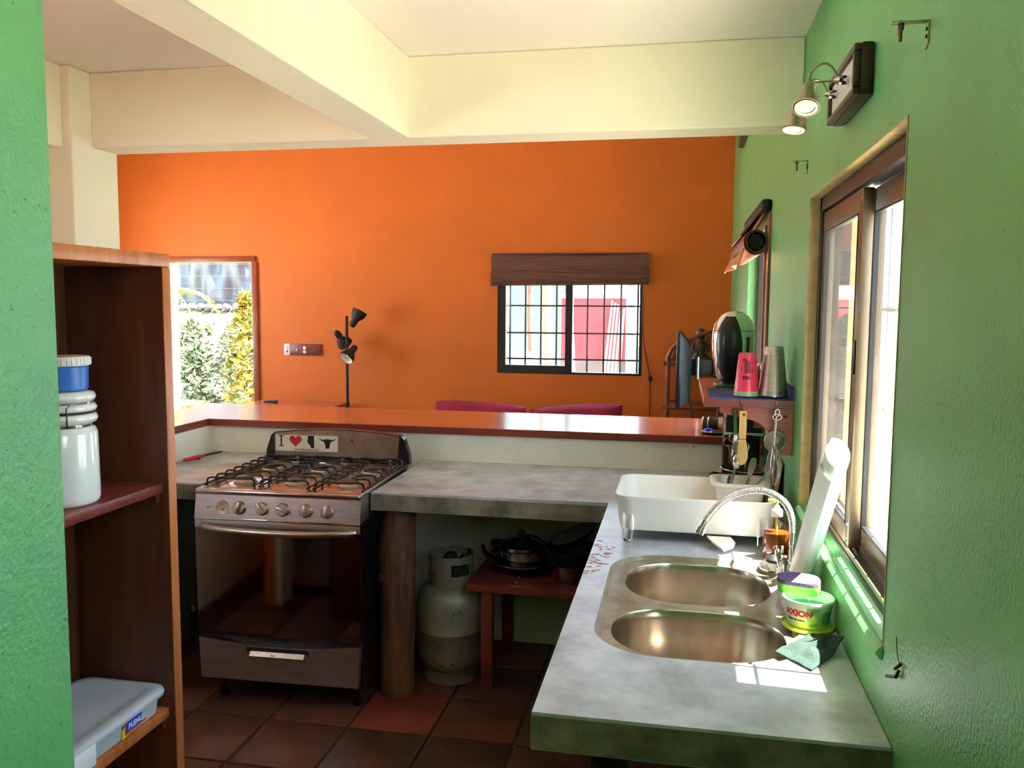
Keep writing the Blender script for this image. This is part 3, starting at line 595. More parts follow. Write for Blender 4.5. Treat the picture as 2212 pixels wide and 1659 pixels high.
part('table_top', G().box(-1.352, -.60, 3.71, 4.29, .408, .442, b=.003), REDW, tb)
for x in (-1.288, -.66):
    for y in (3.735, 4.22): part('leg', G().box(x, x+.052, y, y+.05, FZ, .408, b=.002), REDW, tb)
part('apron', G().box(-1.26, -.64, 4.20, 4.22, .35, .408), REDW, tb)
def pan_g(c, r, h, r2=None, t=.004): return G().lathe([(0, 0), ((r2 or r)*.9, 0), (r2 or r, .01), (r, h), (r-t, h), ((r2 or r)-t, .012), (0, .012)], c, 32)
px, py = -1.135, 3.98
fp = thing('frying_pan', 'black frying pan at the bottom of the pan stack on the red table', 'pan', (px, py, .443))
part('pan', pan_g((px, py, .443), .15, .05, .125), GRATE, fp); part('rim', G().tube([(px+.15*math.cos(a), py+.15*math.sin(a), .493) for a in [2*math.pi*i/36 for i in range(36)]], .003, 6, closed=True), CHROME, fp)
part('handle', G().tube([(px-.145, py+.0, .488), (px-.2, py+.05, .5), (px-.24, py+.16, .5)], .011, 8), BLACKP, fp)
sp = thing('steel_pan', 'shallow steel pan nested in the black frying pan', 'pan', (px, py, .457))
part('pan', pan_g((px, py, .457), .118, .095, .112), CHROME, sp)
for s_ in (-1, 1): part('handle', G().tube([(px+s_*.115, py-.03, .53), (px+s_*.15, py-.03, .535), (px+s_*.15, py+.03, .535), (px+s_*.115, py+.03, .53)], .008, 8), BLACKP, sp)
ld = thing('pan_lid', 'black lid with upright handle on top of the steel pan', 'lid', (px, py, .553))
part('lid', G().lathe([(.0, .0), (.122, .0), (.125, .006), (.12, .02), (.08, .032), (0, .036)], (px, py, .553), 32), GRATE, ld)
part('knob', G().box(px-.018, px+.018, py-.07, py-.045, .575, .655, b=.01), BLACKP, ld)
part('handle', G().box(px-.16, px-.1, py-.02, py+.02, .558, .585, b=.008), BLACKP, ld)
qx, qy = -.885, 3.87
cp = thing('small_pot', 'small coppery steel pot on the red table', 'pot', (qx, qy, .443))
part('pot', pan_g((qx, qy, .443), .092, .085, .086), mat('copper_steel', (150, 118, 108), .25, 1), cp)
bp2 = thing('black_pot', 'black pot stacked on the coppery steel pot', 'pot', (qx, qy, .529))
part('pot', pan_g((qx, qy, .529), .13, .075, .11), BLACKM, bp2)
part('handle', G().tube([(qx-.12, qy+.03, .59), (qx-.19, qy+.08, .615), (qx-.27, qy+.10, .605)], .014, 8, sub=1), BLACKP, bp2)
tl = thing('tilted_pan', 'pan with pale grey inside lying tilted on the black pot', 'pan', (qx, qy, .606))
MT = T(qx+.005, qy+.02, .662) @ R('Y', -24) @ R('X', 5)
part('pan', G().lathe([(0, -.03), (.08, -.03), (.115, .0), (.112, .0), (.078, -.026), (0, -.026)], n=32, M=MT), BLACKM, tl)
part('lining', G().lathe([(0, -.0255), (.078, -.0255), (.110, -.001)], n=32, M=MT, cap=False), mat('pan_grey', (150, 148, 150), .4), tl)
solo('metal_clip', G().box(-1.155, -1.115, 3.765, 3.775, .4425, .4465, b=.001).box(-1.119, -1.115, 3.765, 3.775, .4425, .476, b=.001), CHROME, 'small bent metal clip on the red table edge', 'clip')

# ------------------------------------------------------------ shelf unit on the left
sh = thing('shelf_unit', 'open cedar wood shelf unit standing behind the green wall end', 'shelf', (-2.06, 1.76, FZ)); xf, xb = -1.9, -2.225
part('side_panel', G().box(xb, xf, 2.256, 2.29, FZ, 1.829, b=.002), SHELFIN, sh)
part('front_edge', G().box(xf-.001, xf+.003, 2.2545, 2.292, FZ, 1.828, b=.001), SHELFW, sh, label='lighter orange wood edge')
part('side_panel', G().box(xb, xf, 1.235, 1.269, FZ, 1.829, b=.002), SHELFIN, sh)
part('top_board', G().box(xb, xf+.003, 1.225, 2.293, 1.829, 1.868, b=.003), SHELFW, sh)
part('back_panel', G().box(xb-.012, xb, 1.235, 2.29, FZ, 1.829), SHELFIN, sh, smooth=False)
for z in (1.158, .462, .06):
    s_ = part('shelf_board', G().box(xb, xf-.02, 1.269, 2.2555, z, z+.03, b=.002), REDW if z > 1 else SHELFW, sh)
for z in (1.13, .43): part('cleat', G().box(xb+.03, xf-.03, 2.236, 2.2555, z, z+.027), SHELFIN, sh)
jx, jy, jz = -2.02, 1.97, 1.1885
jr = thing('ceramic_jar', 'white glazed storage jar with wire clip lid on the cedar shelf', 'jar', (jx, jy, jz))
part('jar_body', G().lathe([(0, 0), (.078, 0), (.086, .008), (.088, .02), (.086, .19), (.080, .205), (.072, .209), (.072, .216)], (jx, jy, jz), 40), WHITEG, jr, ang=60)
part('lower_rim', G().lathe([(.072, .216), (.084, .220), (.088, .230), (.084, .241), (.074, .244)], (jx, jy, jz), 40, cap=False), WHITEG, jr, ang=70)
part('gasket', G().lathe([(.074, .244), (.084, .2445), (.084, .248), (.074, .2485)], (jx, jy, jz), 40, cap=False), BLACKM, jr)
part('lid', G().lathe([(.074, .248), (.084, .250), (.087, .258), (.082, .268), (.072, .272), (.082, .278), (.085, .288), (.08, .298), (.06, .303), (0, .304)], (jx, jy, jz), 40), WHITEG, jr, ang=70)
part('band', G().lathe([(.0735, .2095), (.0775, .2095), (.0775, .2155), (.0735, .2155)], (jx, jy, jz), 40, cap=False), CHROME, jr)
dv = Vector((.86, -.51, 0)); sd = Vector((.51, .86, 0))
c0 = Vector((jx, jy, jz))+dv*.086
part('clip_wire', G().tube([c0-sd*.02+Vector((0, 0, .212)), c0-sd*.022+dv*.008+Vector((0, 0, .24)), c0-sd*.02+Vector((0, 0, .272)), c0+sd*.03+Vector((0, 0, .274))-dv*.004], .0022, 6, sub=1).tube([(jx+.079*math.cos(a), jy+.079*math.sin(a), jz+.2725) for a in [2*math.pi*i/40 for i in range(40)]], .0022, 6, closed=True), CHROME, jr)
bt = thing('blue_tub', 'blue plastic tub with ribbed white screw lid on the ceramic jar', 'tub', (jx+.005, jy, jz+.3045))
part('tub', G().lathe([(0, 0), (.058, 0), (.063, .004), (.065, .062), (.062, .066)], (jx+.005, jy, jz+.3045), 36), BLUE, bt)
g = G().lathe([(.062, .064), (.0695, .066), (.0705, .070), (.0705, .085), (.067, .090), (0, .091)], (jx+.005, jy, jz+.3045), 36)
for k in range(36):
    a = 2*math.pi*k/36; g.box(-.0012, .0012, -.0012, .0012, .068, .086, M=T(jx+.005+.0705*math.cos(a), jy+.0705*math.sin(a), jz+.3045))
part('lid', g, WHITEP, bt)
bx = thing('storage_box', 'flat translucent plastic storage box with a clip lid on the lower cedar shelf', 'box', (-2.06, 2.02, .4925))
part('tray', G().loft([[(x, y, z) for x, y in rrect(-2.205+d, -1.918-d, 1.80+d, 2.243-d, .04)] for d, z in ((.022, .4925), (.012, .497), (.006, .55))], True, True), CLEARP, bx)
part('lid', G().loft([[(x, y, z) for x, y in rrect(-2.212+d, -1.911-d, 1.79+d, 2.25-d, .05)] for d, z in ((.0, .549), (-.002, .556), (.0, .566), (.012, .571), (.03, .573), (.04, .569), (.06, .568))], True, True), mat('frosted_lid', (212, 218, 228), .3, trans=.25), bx, ang=60)
part('clip', G().box(-1.9105, -1.899, 1.80, 1.90, .505, .566, b=.006), mat('clip_plastic', (236, 240, 242), .35), bx)
YZ = lambda y, z: T(-1.9235, y, z) @ R('Z', 90) @ R('X', 90)   # text reading along +y on the box front
fx = -1.9225; fz = .0075
def lp(*pts): return G().prism([(y, (z-.491)*.92+.4985) for y, z in pts], fx-.008, fx, 'yz')
part('logo_blue', lp((2.055, .505), (2.125, .505), (2.125, .541), (2.075, .541), (2.060, .53)), mat('logo_blue', (30, 80, 200), .4), bx, smooth=False)
g = lp((2.038, .500), (2.05, .500), (2.075, .496), (2.045, .491), (2.038, .491)); q = lp((2.038, .500), (2.047, .500), (2.047, .522), (2.038, .522)); g.add(q.v, q.f)
part('logo_yellow', g, mat('logo_yellow', (246, 210, 40), .4), bx, smooth=False)
g = lp((2.048, .501), (2.15, .502), (2.05, .497)); q = lp((2.038, .522), (2.047, .522), (2.058, .534), (2.04, .532)); g.add(q.v, q.f)
part('logo_red', g, mat('logo_red', (228, 70, 50), .4), bx, smooth=False)
part('lettering', text_g('PLENU', .021, T(fx+.0003, 2.064, .5175) @ R('Z', 90) @ R('X', 90), .0006), mat('logo_white', (246, 246, 250), .4), bx, smooth=False)
bn = thing('dust_bin', 'brushed steel bin standing in the nook behind the shelf unit', 'bin', (-2.45, 1.75, FZ))
part('bin_body', G().loft([[(x, y, z) for x, y in rrect(-2.64+d, -2.26-d, 1.6+d, 1.90-d, .07)] for d, z in ((.0, .0), (0, .42))]), STEEL, bn)
part('bin_base', G().loft([[(x, y, z) for x, y in rrect(-2.64, -2.26, 1.6, 1.90, .07)] for z in (FZ, 0.0)]), BLACKP, bn)
part('bin_lid', G().loft([[(x, y, z) for x, y in rrect(-2.642+d, -2.258-d, 1.595+d, 1.905-d, .07)] for d, z in ((0, .42), (0, .44), (.03, .46))]), BLACKP, bn)
# gas lighter
gl = thing('gas_lighter', 'red handled gas lighter with black nozzle on the short worktop', 'lighter', (-2.89, 4.05, .9005))
A, Bv = Vector((-2.918, 3.945, .913)), Vector((-2.872, 4.235, .911)); dd = (Bv-A).normalized()
part('handle', G().tube([A, A+dd*.05, A+dd*.11, A+dd*.15], [.009, .0115, .0105, .007], 10), RED, gl)
part('nozzle', G().tube([A+dd*.148, A+dd*.29], (.0055, .0045), 8), BLACKP, gl)
part('trigger', G().box(A.x+.008, A.x+.03, A.y+.085, A.y+.105, .9005, .912, b=.003), BLACKP, gl)
# ------------------------------------------------------------ dish rack
rk = thing('dish_rack', 'white plastic dish rack on wire feet behind the sink', 'dish rack', (-.35, 3.14, .9005))
def rl(d, z): return [(x, y, z) for x, y in rrect(-.622+d, -.072-d, 2.945+d, 3.345-d, .06, 7)]
part('tray', G().loft([rl(.03, .937), rl(.016, .942), rl(.008, .98), rl(.003, 1.05), rl(-.003, 1.062), rl(-.002, 1.065), rl(.004, 1.063), rl(.008, 1.05), rl(.013, .98), rl(.022, .946), rl(.05, .945)]), WHITEP, rk, ang=50)
def wall_y(x, s_):   # outer face of the rounded tray at mid height
    dx = max(0, -.554-x, x+.140); e = math.sqrt(max(0, .06**2-dx*dx)); return (3.277+e) if s_ > 0 else (3.013-e)
for x in (-.592, -.135):
    for s_ in (-1, 1):
        ya_, yb_ = wall_y(x, s_)+s_*.006, wall_y(x+.03, s_)+s_*.006
        f = part('foot', G().tube([(x, ya_, .985), (x, ya_, .925), (x, ya_, .904), (x+.03, yb_, .904), (x+.03, yb_, .925), (x+.03, yb_, .985)], .0035, 8, sub=1), CHROME, rk, label='bent steel wire foot')
        part('socket', G().lathe([(.008, .945), (.008, .975), (.003, 1.0)], (x, ya_, 0), 10).lathe([(.008, .945), (.008, .975), (.003, 1.0)], (x+.03, yb_, 0), 10), WHITEP, f)
sc_ = [(-.305, 0), (-.225, 0), (-.212, -.03), (-.222, -.055), (-.252, -.075), (-.285, -.035)]
part('spout', G().loft([[(x, 2.955+z*1.35, .937+z*.24) for x, z in sc_], [(x, 2.955+z*1.35, .931+z*.24) for x, z in sc_]]), WHITEP, rk, label='drain spout under the rack')
def cl(d, z): return [(x, y, z) for x, y in rrect(-.275+d, -.086-d, 3.165+d, 3.331-d, .04, 6)]
ch = thing('cutlery_holder', 'white plastic cutlery cup hooked onto the dish rack', 'cutlery holder', (-.18, 3.25, .9452))
part('cup', G().loft([cl(.024, .9452), cl(.016, .952), cl(.008, 1.06), cl(.006, 1.0665), cl(-.012, 1.0675), cl(-.014, 1.078), cl(-.012, 1.080), cl(.008, 1.078), cl(.011, 1.06), cl(.020, .955), cl(.03, .953)]), WHITEP, ch, ang=50)
def cutlery(name, label, p0, p1, w, kind):
    p0, p1 = Vector(p0), Vector(p1); d = (p1-p0); L = d.length; z = d.normalized(); x = z.cross(Vector((.3, 1, 0))).normalized(); y = z.cross(x)
    M = Matrix(((x.x, y.x, z.x, p0.x), (x.y, y.y, z.y, p0.y), (x.z, y.z, z.z, p0.z), (0, 0, 0, 1)))
    prof = [(0, .30), (.06, .32), (.35, .35), (.55, .42), (.78, 1.0), (.88, .95), (.96, .8), (1.0, .45)] if kind == 'handle' else [(0, .3), (.6, .34), (.7, .6), (.85, 1), (.95, .8), (1, .3)]
    t = .0022
    g = G().loft([[M @ Vector((s1*w*q/2, s2*t, h*L)) for s1, s2 in ((-1, -1), (1, -1), (1, 1), (-1, 1))] for h, q in prof])
    o = thing(name, label, 'cutlery', (p0.x, p0.y, p0.z)); part('handle', g, mat('cutlery_steel', (170, 166, 162), .2, 1), o)
    part('head', G().loft([[M @ Vector((s1*w*q/2, s2*.0015, h)) for s1, s2 in ((-1, -1), (1, -1), (1, 1), (-1, 1))] for h, q in ((-.03, .8), (-.015, 1), (0, .3))]), mat('cutlery_steel', (1, 1, 1)), o)
cutlery('fork', 'fork with broad patterned handle standing upright in the cutlery cup', (-.170, 3.255, .990), (-.130, 3.245, 1.165), .026, 'handle')
cutlery('spoon', 'spoon leaning out of the cutlery cup to the green wall', (-.195, 3.235, .990), (-.058, 3.225, 1.135), .016, 'handle')
cutlery('knife', 'thin knife standing at the back of the cutlery cup', (-.215, 3.290, .990), (-.195, 3.295, 1.125), .010, 'handle')
cutlery('teaspoon', 'small spoon curving low over the cutlery cup rim', (-.238, 3.255, .990), (-.215, 3.24, 1.098), .014, 'bowl')
# ------------------------------------------------------------ faucet, soap, strainer, sponge, tub, cloth
fc = thing('faucet', 'chrome faucet with flexible ribbed hose spout beside the sink', 'faucet', (-.054, 2.68, .9))
fx, fy = -.054, 2.68
part('base', G().lathe([(.026, 0), (.026, .006), (.021, .010), (.020, .016)], (fx, fy, .9), 24), CHROME, fc)
part('ring', G().lathe([(.0205, .016), (.0205, .022)], (fx, fy, .9), 24), mat('blue_ring', (40, 160, 190), .4), fc, label='blue sealing ring')
part('collar', G().lathe([(.020, .022), (.020, .038), (.0215, .040), (.0215, .05), (.013, .052)], (fx, fy, .9), 24), CHROME, fc)
part('column', G().cyl((fx, fy, .95), (fx-.003, fy, 1.036), .0125, n=20), CHROME, fc)
arc_ = [(-.057, 1.034), (-.060, 1.075), (-.074, 1.115), (-.094, 1.138), (-.125, 1.157), (-.162, 1.1645), (-.205, 1.159), (-.244, 1.142), (-.28, 1.113), (-.306, 1.08), (-.322, 1.056)]
# smooth path
Pp = [Vector((x, fy, z)) for x, z in arc_]
for _ in range(2):
    Q = [Pp[0]]
    for i in range(len(Pp)-1): Q += [Pp[i]*.75+Pp[i+1]*.25, Pp[i]*.25+Pp[i+1]*.75]
    Pp = Q+[Pp[-1]]
# resample to ribs
cum = [0]
for i in range(1, len(Pp)): cum.append(cum[-1]+(Pp[i]-Pp[i-1]).length)
def at_(s):
    for i in range(1, len(cum)):
        if s <= cum[i]: t = (s-cum[i-1])/max(1e-9, cum[i]-cum[i-1]); return Pp[i-1].lerp(Pp[i], t)
    return Pp[-1]
nrib = 84; pts = []; rr = []
for i in range(nrib*4+1):
    pts.append(at_(cum[-1]*i/(nrib*4))); rr.append((.0098, .0112, .0118, .0112)[i % 4])
g = G(); loops = []
for i, p in enumerate(pts):
    t = (pts[min(i+1, len(pts)-1)]-pts[max(i-1, 0)]).normalized(); nn = Vector((0, 1, 0)); b_ = t.cross(nn).normalized()
    loops.append([p+nn*rr[i]*math.cos(2*math.pi*k/12)+b_*rr[i]*math.sin(2*math.pi*k/12) for k in range(12)])
part('hose', g.loft(loops), CHROME, fc, ang=80, label='ribbed flexible chrome hose')
e0 = Pp[-1]; dn = Vector((-.45, -.05, -.88)).normalized()
part('spout', G().cyl(e0-dn*.004, e0+dn*.018, .0115, n=18).cyl(e0+dn*.018, e0+dn*.022, .014, n=18).cyl(e0+dn*.02, e0+dn*.042, .0165, n=20), CHROME, fc)
lv = part('valve_body', G().sphere((-.085, 2.64, .918), .022, (1, 1, .8), 16, 10).cyl((-.085, 2.64, .915), (fx, fy, .915), .014), CHROME, fc)
part('lever', G().tube([(-.085, 2.635, .925), (-.092, 2.60, .962), (-.090, 2.59, .985)], [.010, .012, .007], 10, sub=1).tube([(-.094, 2.66, .93), (-.102, 2.665, .975)], [.006, .009], 8).sphere((-.102, 2.665, .978), .009, n=10, m=8), CHROME, lv)
sb = thing('soap_bottle', 'clear bottle of orange dish soap with white pump cap', 'bottle', (-.086, 2.86, .9)); bx_, by_ = -.086, 2.86
CLG = thin_glass('bottle_plastic', (.96, .97, 1), 1.45)
part('liquid', G().lathe([(0, .002), (.0395, .002), (.0415, .008), (.0415, .088), (0, .088)], (bx_, by_, .9), 30), mat('amber_soap', (240, 120, 20), .05, trans=.85, ior=1.3), sb, label='orange liquid soap')
part('bottle', G().lathe([(0, 0), (.041, 0), (.043, .006), (.043, .09), (.040, .108), (.028, .124), (.016, .132), (.016, .142)], (bx_, by_, .9), 32, cap=False), CLG, sb, ang=60)
part('cap', G().lathe([(.017, .140), (.0185, .142), (.0185, .160), (.015, .166), (.010, .168), (.009, .176), (0, .177)], (bx_, by_, .9), 24), WHITEP, sb)
part('dip_tube', G().cyl((bx_, by_, .905), (bx_, by_, 1.04), .004, n=8), mat('yellow_tube', (226, 214, 90), .4), sb)
part('nozzle', G().cyl((bx_, by_, 1.076), (bx_, by_, 1.094), .004, n=8).box(bx_-.03, bx_+.004, by_-.005, by_+.005, 1.090, 1.098, b=.002), mat('yellow_tube', (1, 1, 1)), sb)
part('label_print', G().box(bx_+.012, bx_+.02, by_-.0425, by_-.0405, .93, .955, b=.0008).box(bx_-.03, bx_-.016, by_-.036, by_-.033, .925, .929), WHITEP, sb)
ss = thing('sink_strainer', 'steel sink strainer with black rubber stopper lying by the faucet', 'strainer', (-.098, 2.745, .9005))
part('basket', G().lathe([(.050, 0), (.051, .004), (.046, .012), (.036, .024), (.030, .026), (0, .026)], (-.098, 2.745, .9005), 30), CHROME, ss)
part('stopper', G().lathe([(.032, .0265), (.033, .032), (.022, .044), (.008, .048), (.0, .048)], (-.098, 2.745, .9005), 26), BLACKM, ss)
part('knob', G().lathe([(.004, .047), (.004, .06), (.009, .064), (.008, .072), (0, .074)], (-.098, 2.745, .9005), 14), CHROME, ss)
hg = G()
for k in range(12):
    a = 2*math.pi*k/12; hg.lathe([(.0035, 0), (.0, .0008)], (-.098+.0475*math.cos(a), 2.745+.0475*math.sin(a), .9110), 8, (math.cos(a)*.7, math.sin(a)*.7, .7))
part('hole', hg, BLACKM, ss, kind='stuff')
tx, ty = -.0685, 2.262
dc = solo('lid_saucer', G().lathe([(0, 0), (.060, 0), (.0655, .003), (.067, .010), (.064, .010), (.061, .005), (0, .005)], (tx-.001, ty-.012, .9005), 36), mat('lime_plastic', (190, 206, 50), .3), 'lime green plastic lid used as a saucer under the paste tub', 'lid')
tu = thing('paste_tub', 'oval open tub of green dish paste with red lettering on lime lid', 'tub', (tx, ty, .906))
TUBW = mat('tub_white', (226, 238, 226), .3)
part('tub', G().lathe([(0, 0), (.049, 0), (.052, .004), (.062, .064), (.0665, .066), (.0665, .071), (.0635, .072), (.0585, .068), (.049, .008), (0, .006)], (tx, ty, .906), 40), TUBW, tu)
part('paste', G().lathe([(0, .046), (.0555, .044), (.0555, .040)], (tx, ty, .906), 32), mat('green_paste', (64, 186, 140), .35, bump=(30, .3)), tu)
def wrap(a0, a1, z0_, z1_, m, name, lab=None):
    n_ = 14; f = lambda a, z: (tx+(.0515+(.0105*(z-.0)/.064)+.0006)*math.cos(a), ty+(.0515+.0105*z/.064+.0006)*math.sin(a), .906+z)
    v = lambda u, w: f(math.radians(a0+(a1-a0)*u), z0_+(z1_-z0_)*w)
    return part(name, G().sheet(v, n_, 4), m, tu, label=lab)
wrap(-100, 10, .008, .058, mat('label_green', (96, 172, 84), .35, var=(30, .4), col2=(206, 226, 190)), 'label_print', 'green printed label')
wrap(-160, -100, .008, .058, mat('label_white', (234, 238, 228), .35, var=(30, .1)), 'label_print')
wrap(-60, -20, .014, .046, mat('label_teal', (70, 158, 128), .35), 'label_panel')
def wraptext(body, size, a_start, z, m, ww=0):
    g = text_g(body, size, Matrix.Identity(4), ww)
    def bend(p):
        zz = z+p.y; r = .0515+.0105*zz/.064+.0011+p.z; a = math.radians(a_start)+p.x/.058
        return Vector((tx+r*math.cos(a), ty+r*math.sin(a), .906+zz))
    g.v = [bend(p) for p in g.v]; part('lettering', g, m, tu, smooth=False)
wraptext('AXION', .0225, -158, .033, HRT, .0011)
wraptext('Toque de crema', .0075, -155, .020, INK, .0002)
part('leaf_mark', G().sheet(lambda u, w: (tx+.0615*math.cos(math.radians(-84+9*(u-.5)*math.sin(math.pi*(.08+.9*w))*2)), ty+.0615*math.sin(math.radians(-84+9*(u-.5)*math.sin(math.pi*(.08+.9*w))*2)), .906+.018+.024*w), 6, 8), mat('leaf_mark', (186, 220, 120), .4), tu)
spg = thing('sponge', 'green kitchen sponge with purple scouring side balanced on the paste tub', 'sponge', (-.088, 2.30, .979))
so = []
for i in range(40):
    a = 2*math.pi*i/40; r = 1+.12*math.cos(2*a+.6)-.05*math.cos(4*a); so.append((.052*r*math.cos(a), .040*r*math.sin(a)))
MS = T(-.088, 2.298, .988) @ R('Z', -14) @ R('X', 6) @ R('Y', -2)
part('foam', G().loft([[(x*s, y*s, z) for x, y in so] for s, z in ((.97, -.010), (1, -.008), (1, .016))], M=MS), mat('sponge_green', (126, 206, 66), .9, bump=(300, .3)), spg)
part('scourer', G().loft([[(x*s, y*s, z) for x, y in so] for s, z in ((1.01, .016), (1.015, .022), (.99, .026))], M=MS), mat('scourer_purple', (100, 74, 118), .95, bump=(260, .6), var=(60, .3)), spg, label='purple scouring pad')
cn = [(-.170, 2.055), (-.100, 1.962), (-.012, 2.085), (-.070, 2.170)]
def cloth(u, v):
    a = Vector((*cn[0], 0)).lerp(Vector((*cn[1], 0)), u); b = Vector((*cn[3], 0)).lerp(Vector((*cn[2], 0)), u); p = a.lerp(b, v)
    h = .0035+.020*abs(mnoise.noise(Vector((u*2.3, v*2.6, 4.2))))*min(1, 3*v+.15)+.05*max(0, v-.72)*max(0, u-.45)*4+.022*v*(1-abs(u-.5)*1.4)
    return (p.x, p.y, .9015+h)
solo('dish_cloth', G().sheet(cloth, 22, 22, .003), mat('dark_green_cloth', (24, 48, 40), .95, var=(40, .3), bump=(220, .5)), 'dark green crumpled scouring cloth on the sunlit worktop by the wall', 'cloth')
# rolled white sheet leaning on the window sill
A, Bv = Vector((-.05, 2.54, .9015)), Vector((-.035, 2.135, 1.375)); dz = (Bv-A).normalized(); ux = dz.cross(Vector((1, 0, 0))).normalized(); uy = dz.cross(ux)
def roll(u, v):
    a = u*2*math.pi*1.35+.6; r = .042+.012*u; p = A.lerp(Bv, v*(1 if u < .72 else .93))+Vector((0, 0, .047))*(1-v)
    return p+ux*r*math.cos(a)+uy*r*.62*math.sin(a)
solo('rolled_sheet', G().sheet(roll, 44, 6, .0012), mat('white_film', (246, 246, 242), .35, trans=.0), 'loosely rolled white plastic sheet leaning from worktop to window sill', 'sheet')

# ------------------------------------------------------------ small wall shelf
ws = thing('wall_shelf', 'reddish wooden wall shelf with curved brackets on the green wall', 'shelf', (-.16, 3.64, 1.18))
part('board', G().box(-.322, -.001, 3.2, 4.08, 1.356, 1.389, b=.004), BRW, ws)
part('front_batten', G().box(-.318, -.001, 3.196, 3.2, 1.358, 1.387), REDW, ws)
for y in (3.222, 3.93):
    cur = [(-.001, 1.356), (-.262, 1.356), (-.262, 1.335), (-.21, 1.322)]+[(-.205+.125*math.sin(t*math.pi/2), 1.318-.075*(1-math.cos(t*math.pi/2))) for t in [i/8 for i in range(9)]]+[(-.078, 1.182), (-.001, 1.182)]
    b_ = part('bracket', G().prism(cur, y, y+.024, 'xz'), BRW, ws)
    part('screw', G().lathe([(.007, 0), (.006, .002), (0, .003)], (-.028, y, 1.325), 10, (0, -1, 0)), mat('screw_dark', (50, 70, 40), .5), b_)
HK = mat('hook_steel', (190, 188, 182), .25, 1)
HX = [(-.186, 'left'), (-.062, 'right')]
for x, _ in HX: part('hook', G().tube([(x, 3.199, 1.386), (x, 3.188, 1.380), (x+.003, 3.184, 1.345), (x+.006, 3.178, 1.330), (x+.006, 3.170, 1.335)], .0028, 7, sub=1), HK, ws, label='small steel hook')
sm = solo('shelf_mat', G().sheet(lambda u, v: (-.298+.285*min(1, u/.88)+.010*min(1, max(0, u-.88)/.06), 3.201+.40*v+.004*math.sin(u*30)*(v < .1), 1.3905+.0025*abs(math.sin(u*60))*(v < .06)*(u < .88)+.042*(max(0, u-.88)/.12)**1.5), 60, 16, .004), mat('blue_rubber_mat', (58, 68, 140), .7, bump=(180, .5), var=(60, .1)), 'dark blue ribbed rubber mat curling up at the wall on the shelf', 'mat')
kt = thing('electric_kettle', 'tall domed chrome kettle with black front on the wall shelf', 'kettle', (-.192, 3.70, 1.3905)); kx, ky = -.192, 3.70
part('base', G().lathe([(.070, 0), (.078, .004), (.076, .014), (.060, .022), (.05, .026)], (kx, ky, 1.3905), 32), BLACKP, kt)
kp = [(.052, .026), (.066, .040), (.078, .08), (.086, .14), (.089, .19), (.086, .235), (.076, .27), (.058, .297), (.034, .312), (0, .317)]
part('body', G().lathe(kp, (kx, ky, 1.3905), 40), CHROME, kt, ang=60)
part('lid_seam', G().lathe([(.0875, .2335), (.0878, .2355)], (kx, ky, 1.3905), 40, cap=False), BLACKM, kt)
def kr(h):
    for i in range(len(kp)-1):
        if kp[i][1] <= h <= kp[i+1][1]: return kp[i][0]+(kp[i+1][0]-kp[i][0])*(h-kp[i][1])/(kp[i+1][1]-kp[i][1])
    return .02
def kfront(u, v):
    h = .032+.262*v; w = 38*(math.sin(math.pi*min(1, .12+.80*v))**.5); a = math.radians(-107+w*(u-.5)*2); r = kr(h)+.002+.010*math.sin(math.pi*u)*math.sin(math.pi*(.1+.85*v))
    return (kx+r*math.cos(a), ky+r*math.sin(a), 1.3905+h)
part('handle', G().sheet(kfront, 16, 22, .006), BLACKP, kt, ang=70, label='glossy black handle panel')
part('water_gauge', G().sheet(lambda u, v: (kx+(kr(.09+.12*v)+.0015)*math.cos(math.radians(-52+8*(u-.5))), ky+(kr(.09+.12*v)+.0015)*math.sin(math.radians(-52+8*(u-.5))), 1.3905+.09+.12*v), 4, 10), mat('gauge_dark', (50, 70, 56), .2), kt, label='dark water level window')
pc = thing('pink_cup', 'pinkish red plastic cup standing upside down on the blue mat', 'cup', (-.166, 3.262, 1.3965)); ux_, uy_ = -.166, 3.262
part('rim_band', G().lathe([(.0455, 0), (.0455, .002), (.0442, .018)], (ux_, uy_, 1.3965), 36), mat('pale_green_plastic', (150, 172, 120), .4), pc, label='pale green rim')
part('cup', G().lathe([(.0442, .018), (.0315, .152), (.028, .158), (0, .159)], (ux_, uy_, 1.3965), 36), mat('pink_plastic', (226, 52, 84), .3), pc)
def cw(a0, a1, h0, h1): return G().sheet(lambda u, v: (ux_+(.0448-(.0127/.134)*((h0+(h1-h0)*v)-.018)+.0004)*math.cos(math.radians(a0+(a1-a0)*u)), uy_+(.0448-(.0127/.134)*((h0+(h1-h0)*v)-.018)+.0004)*math.sin(math.radians(a0+(a1-a0)*u)), 1.3965+h0+(h1-h0)*v), 5, 5)
pr_ = mat('cup_print', (110, 22, 30), .5)
g = cw(-108, -92, .085, .135); g.add(*[(q.v, q.f) for q in [cw(-88, -76, .085, .13)]][0]); 
for a0, a1, h0, h1 in ((-128, -120, .10, .106), (-120, -112, .128, .138), (-70, -60, .088, .10), (-112, -106, .128, .14), (-104, -100, .135, .142), (-130, -124, .067, .072)): q = cw(a0, a1, h0, h1); g.add(q.v, q.f)
part('print', g, pr_, pc)
g = G()
for a0, a1 in ((-114, -107), (-105, -100), (-98, -93), (-91, -87), (-85, -78)): q = cw(a0, a1, .062, .076 if a0 != -91 else .072); g.add(q.v, q.f)
part('print', g, INK, pc)
sc2 = thing('steel_tumbler', 'large brushed steel tumbler standing upside down on the blue mat', 'tumbler', (-.0705, 3.27, 1.3965))
part('tumbler', G().lathe([(.0535, 0), (.0545, .003), (.0525, .010), (.034, .176), (.031, .183), (0, .184)], (-.0705, 3.27, 1.3965), 40), STEEL, sc2)
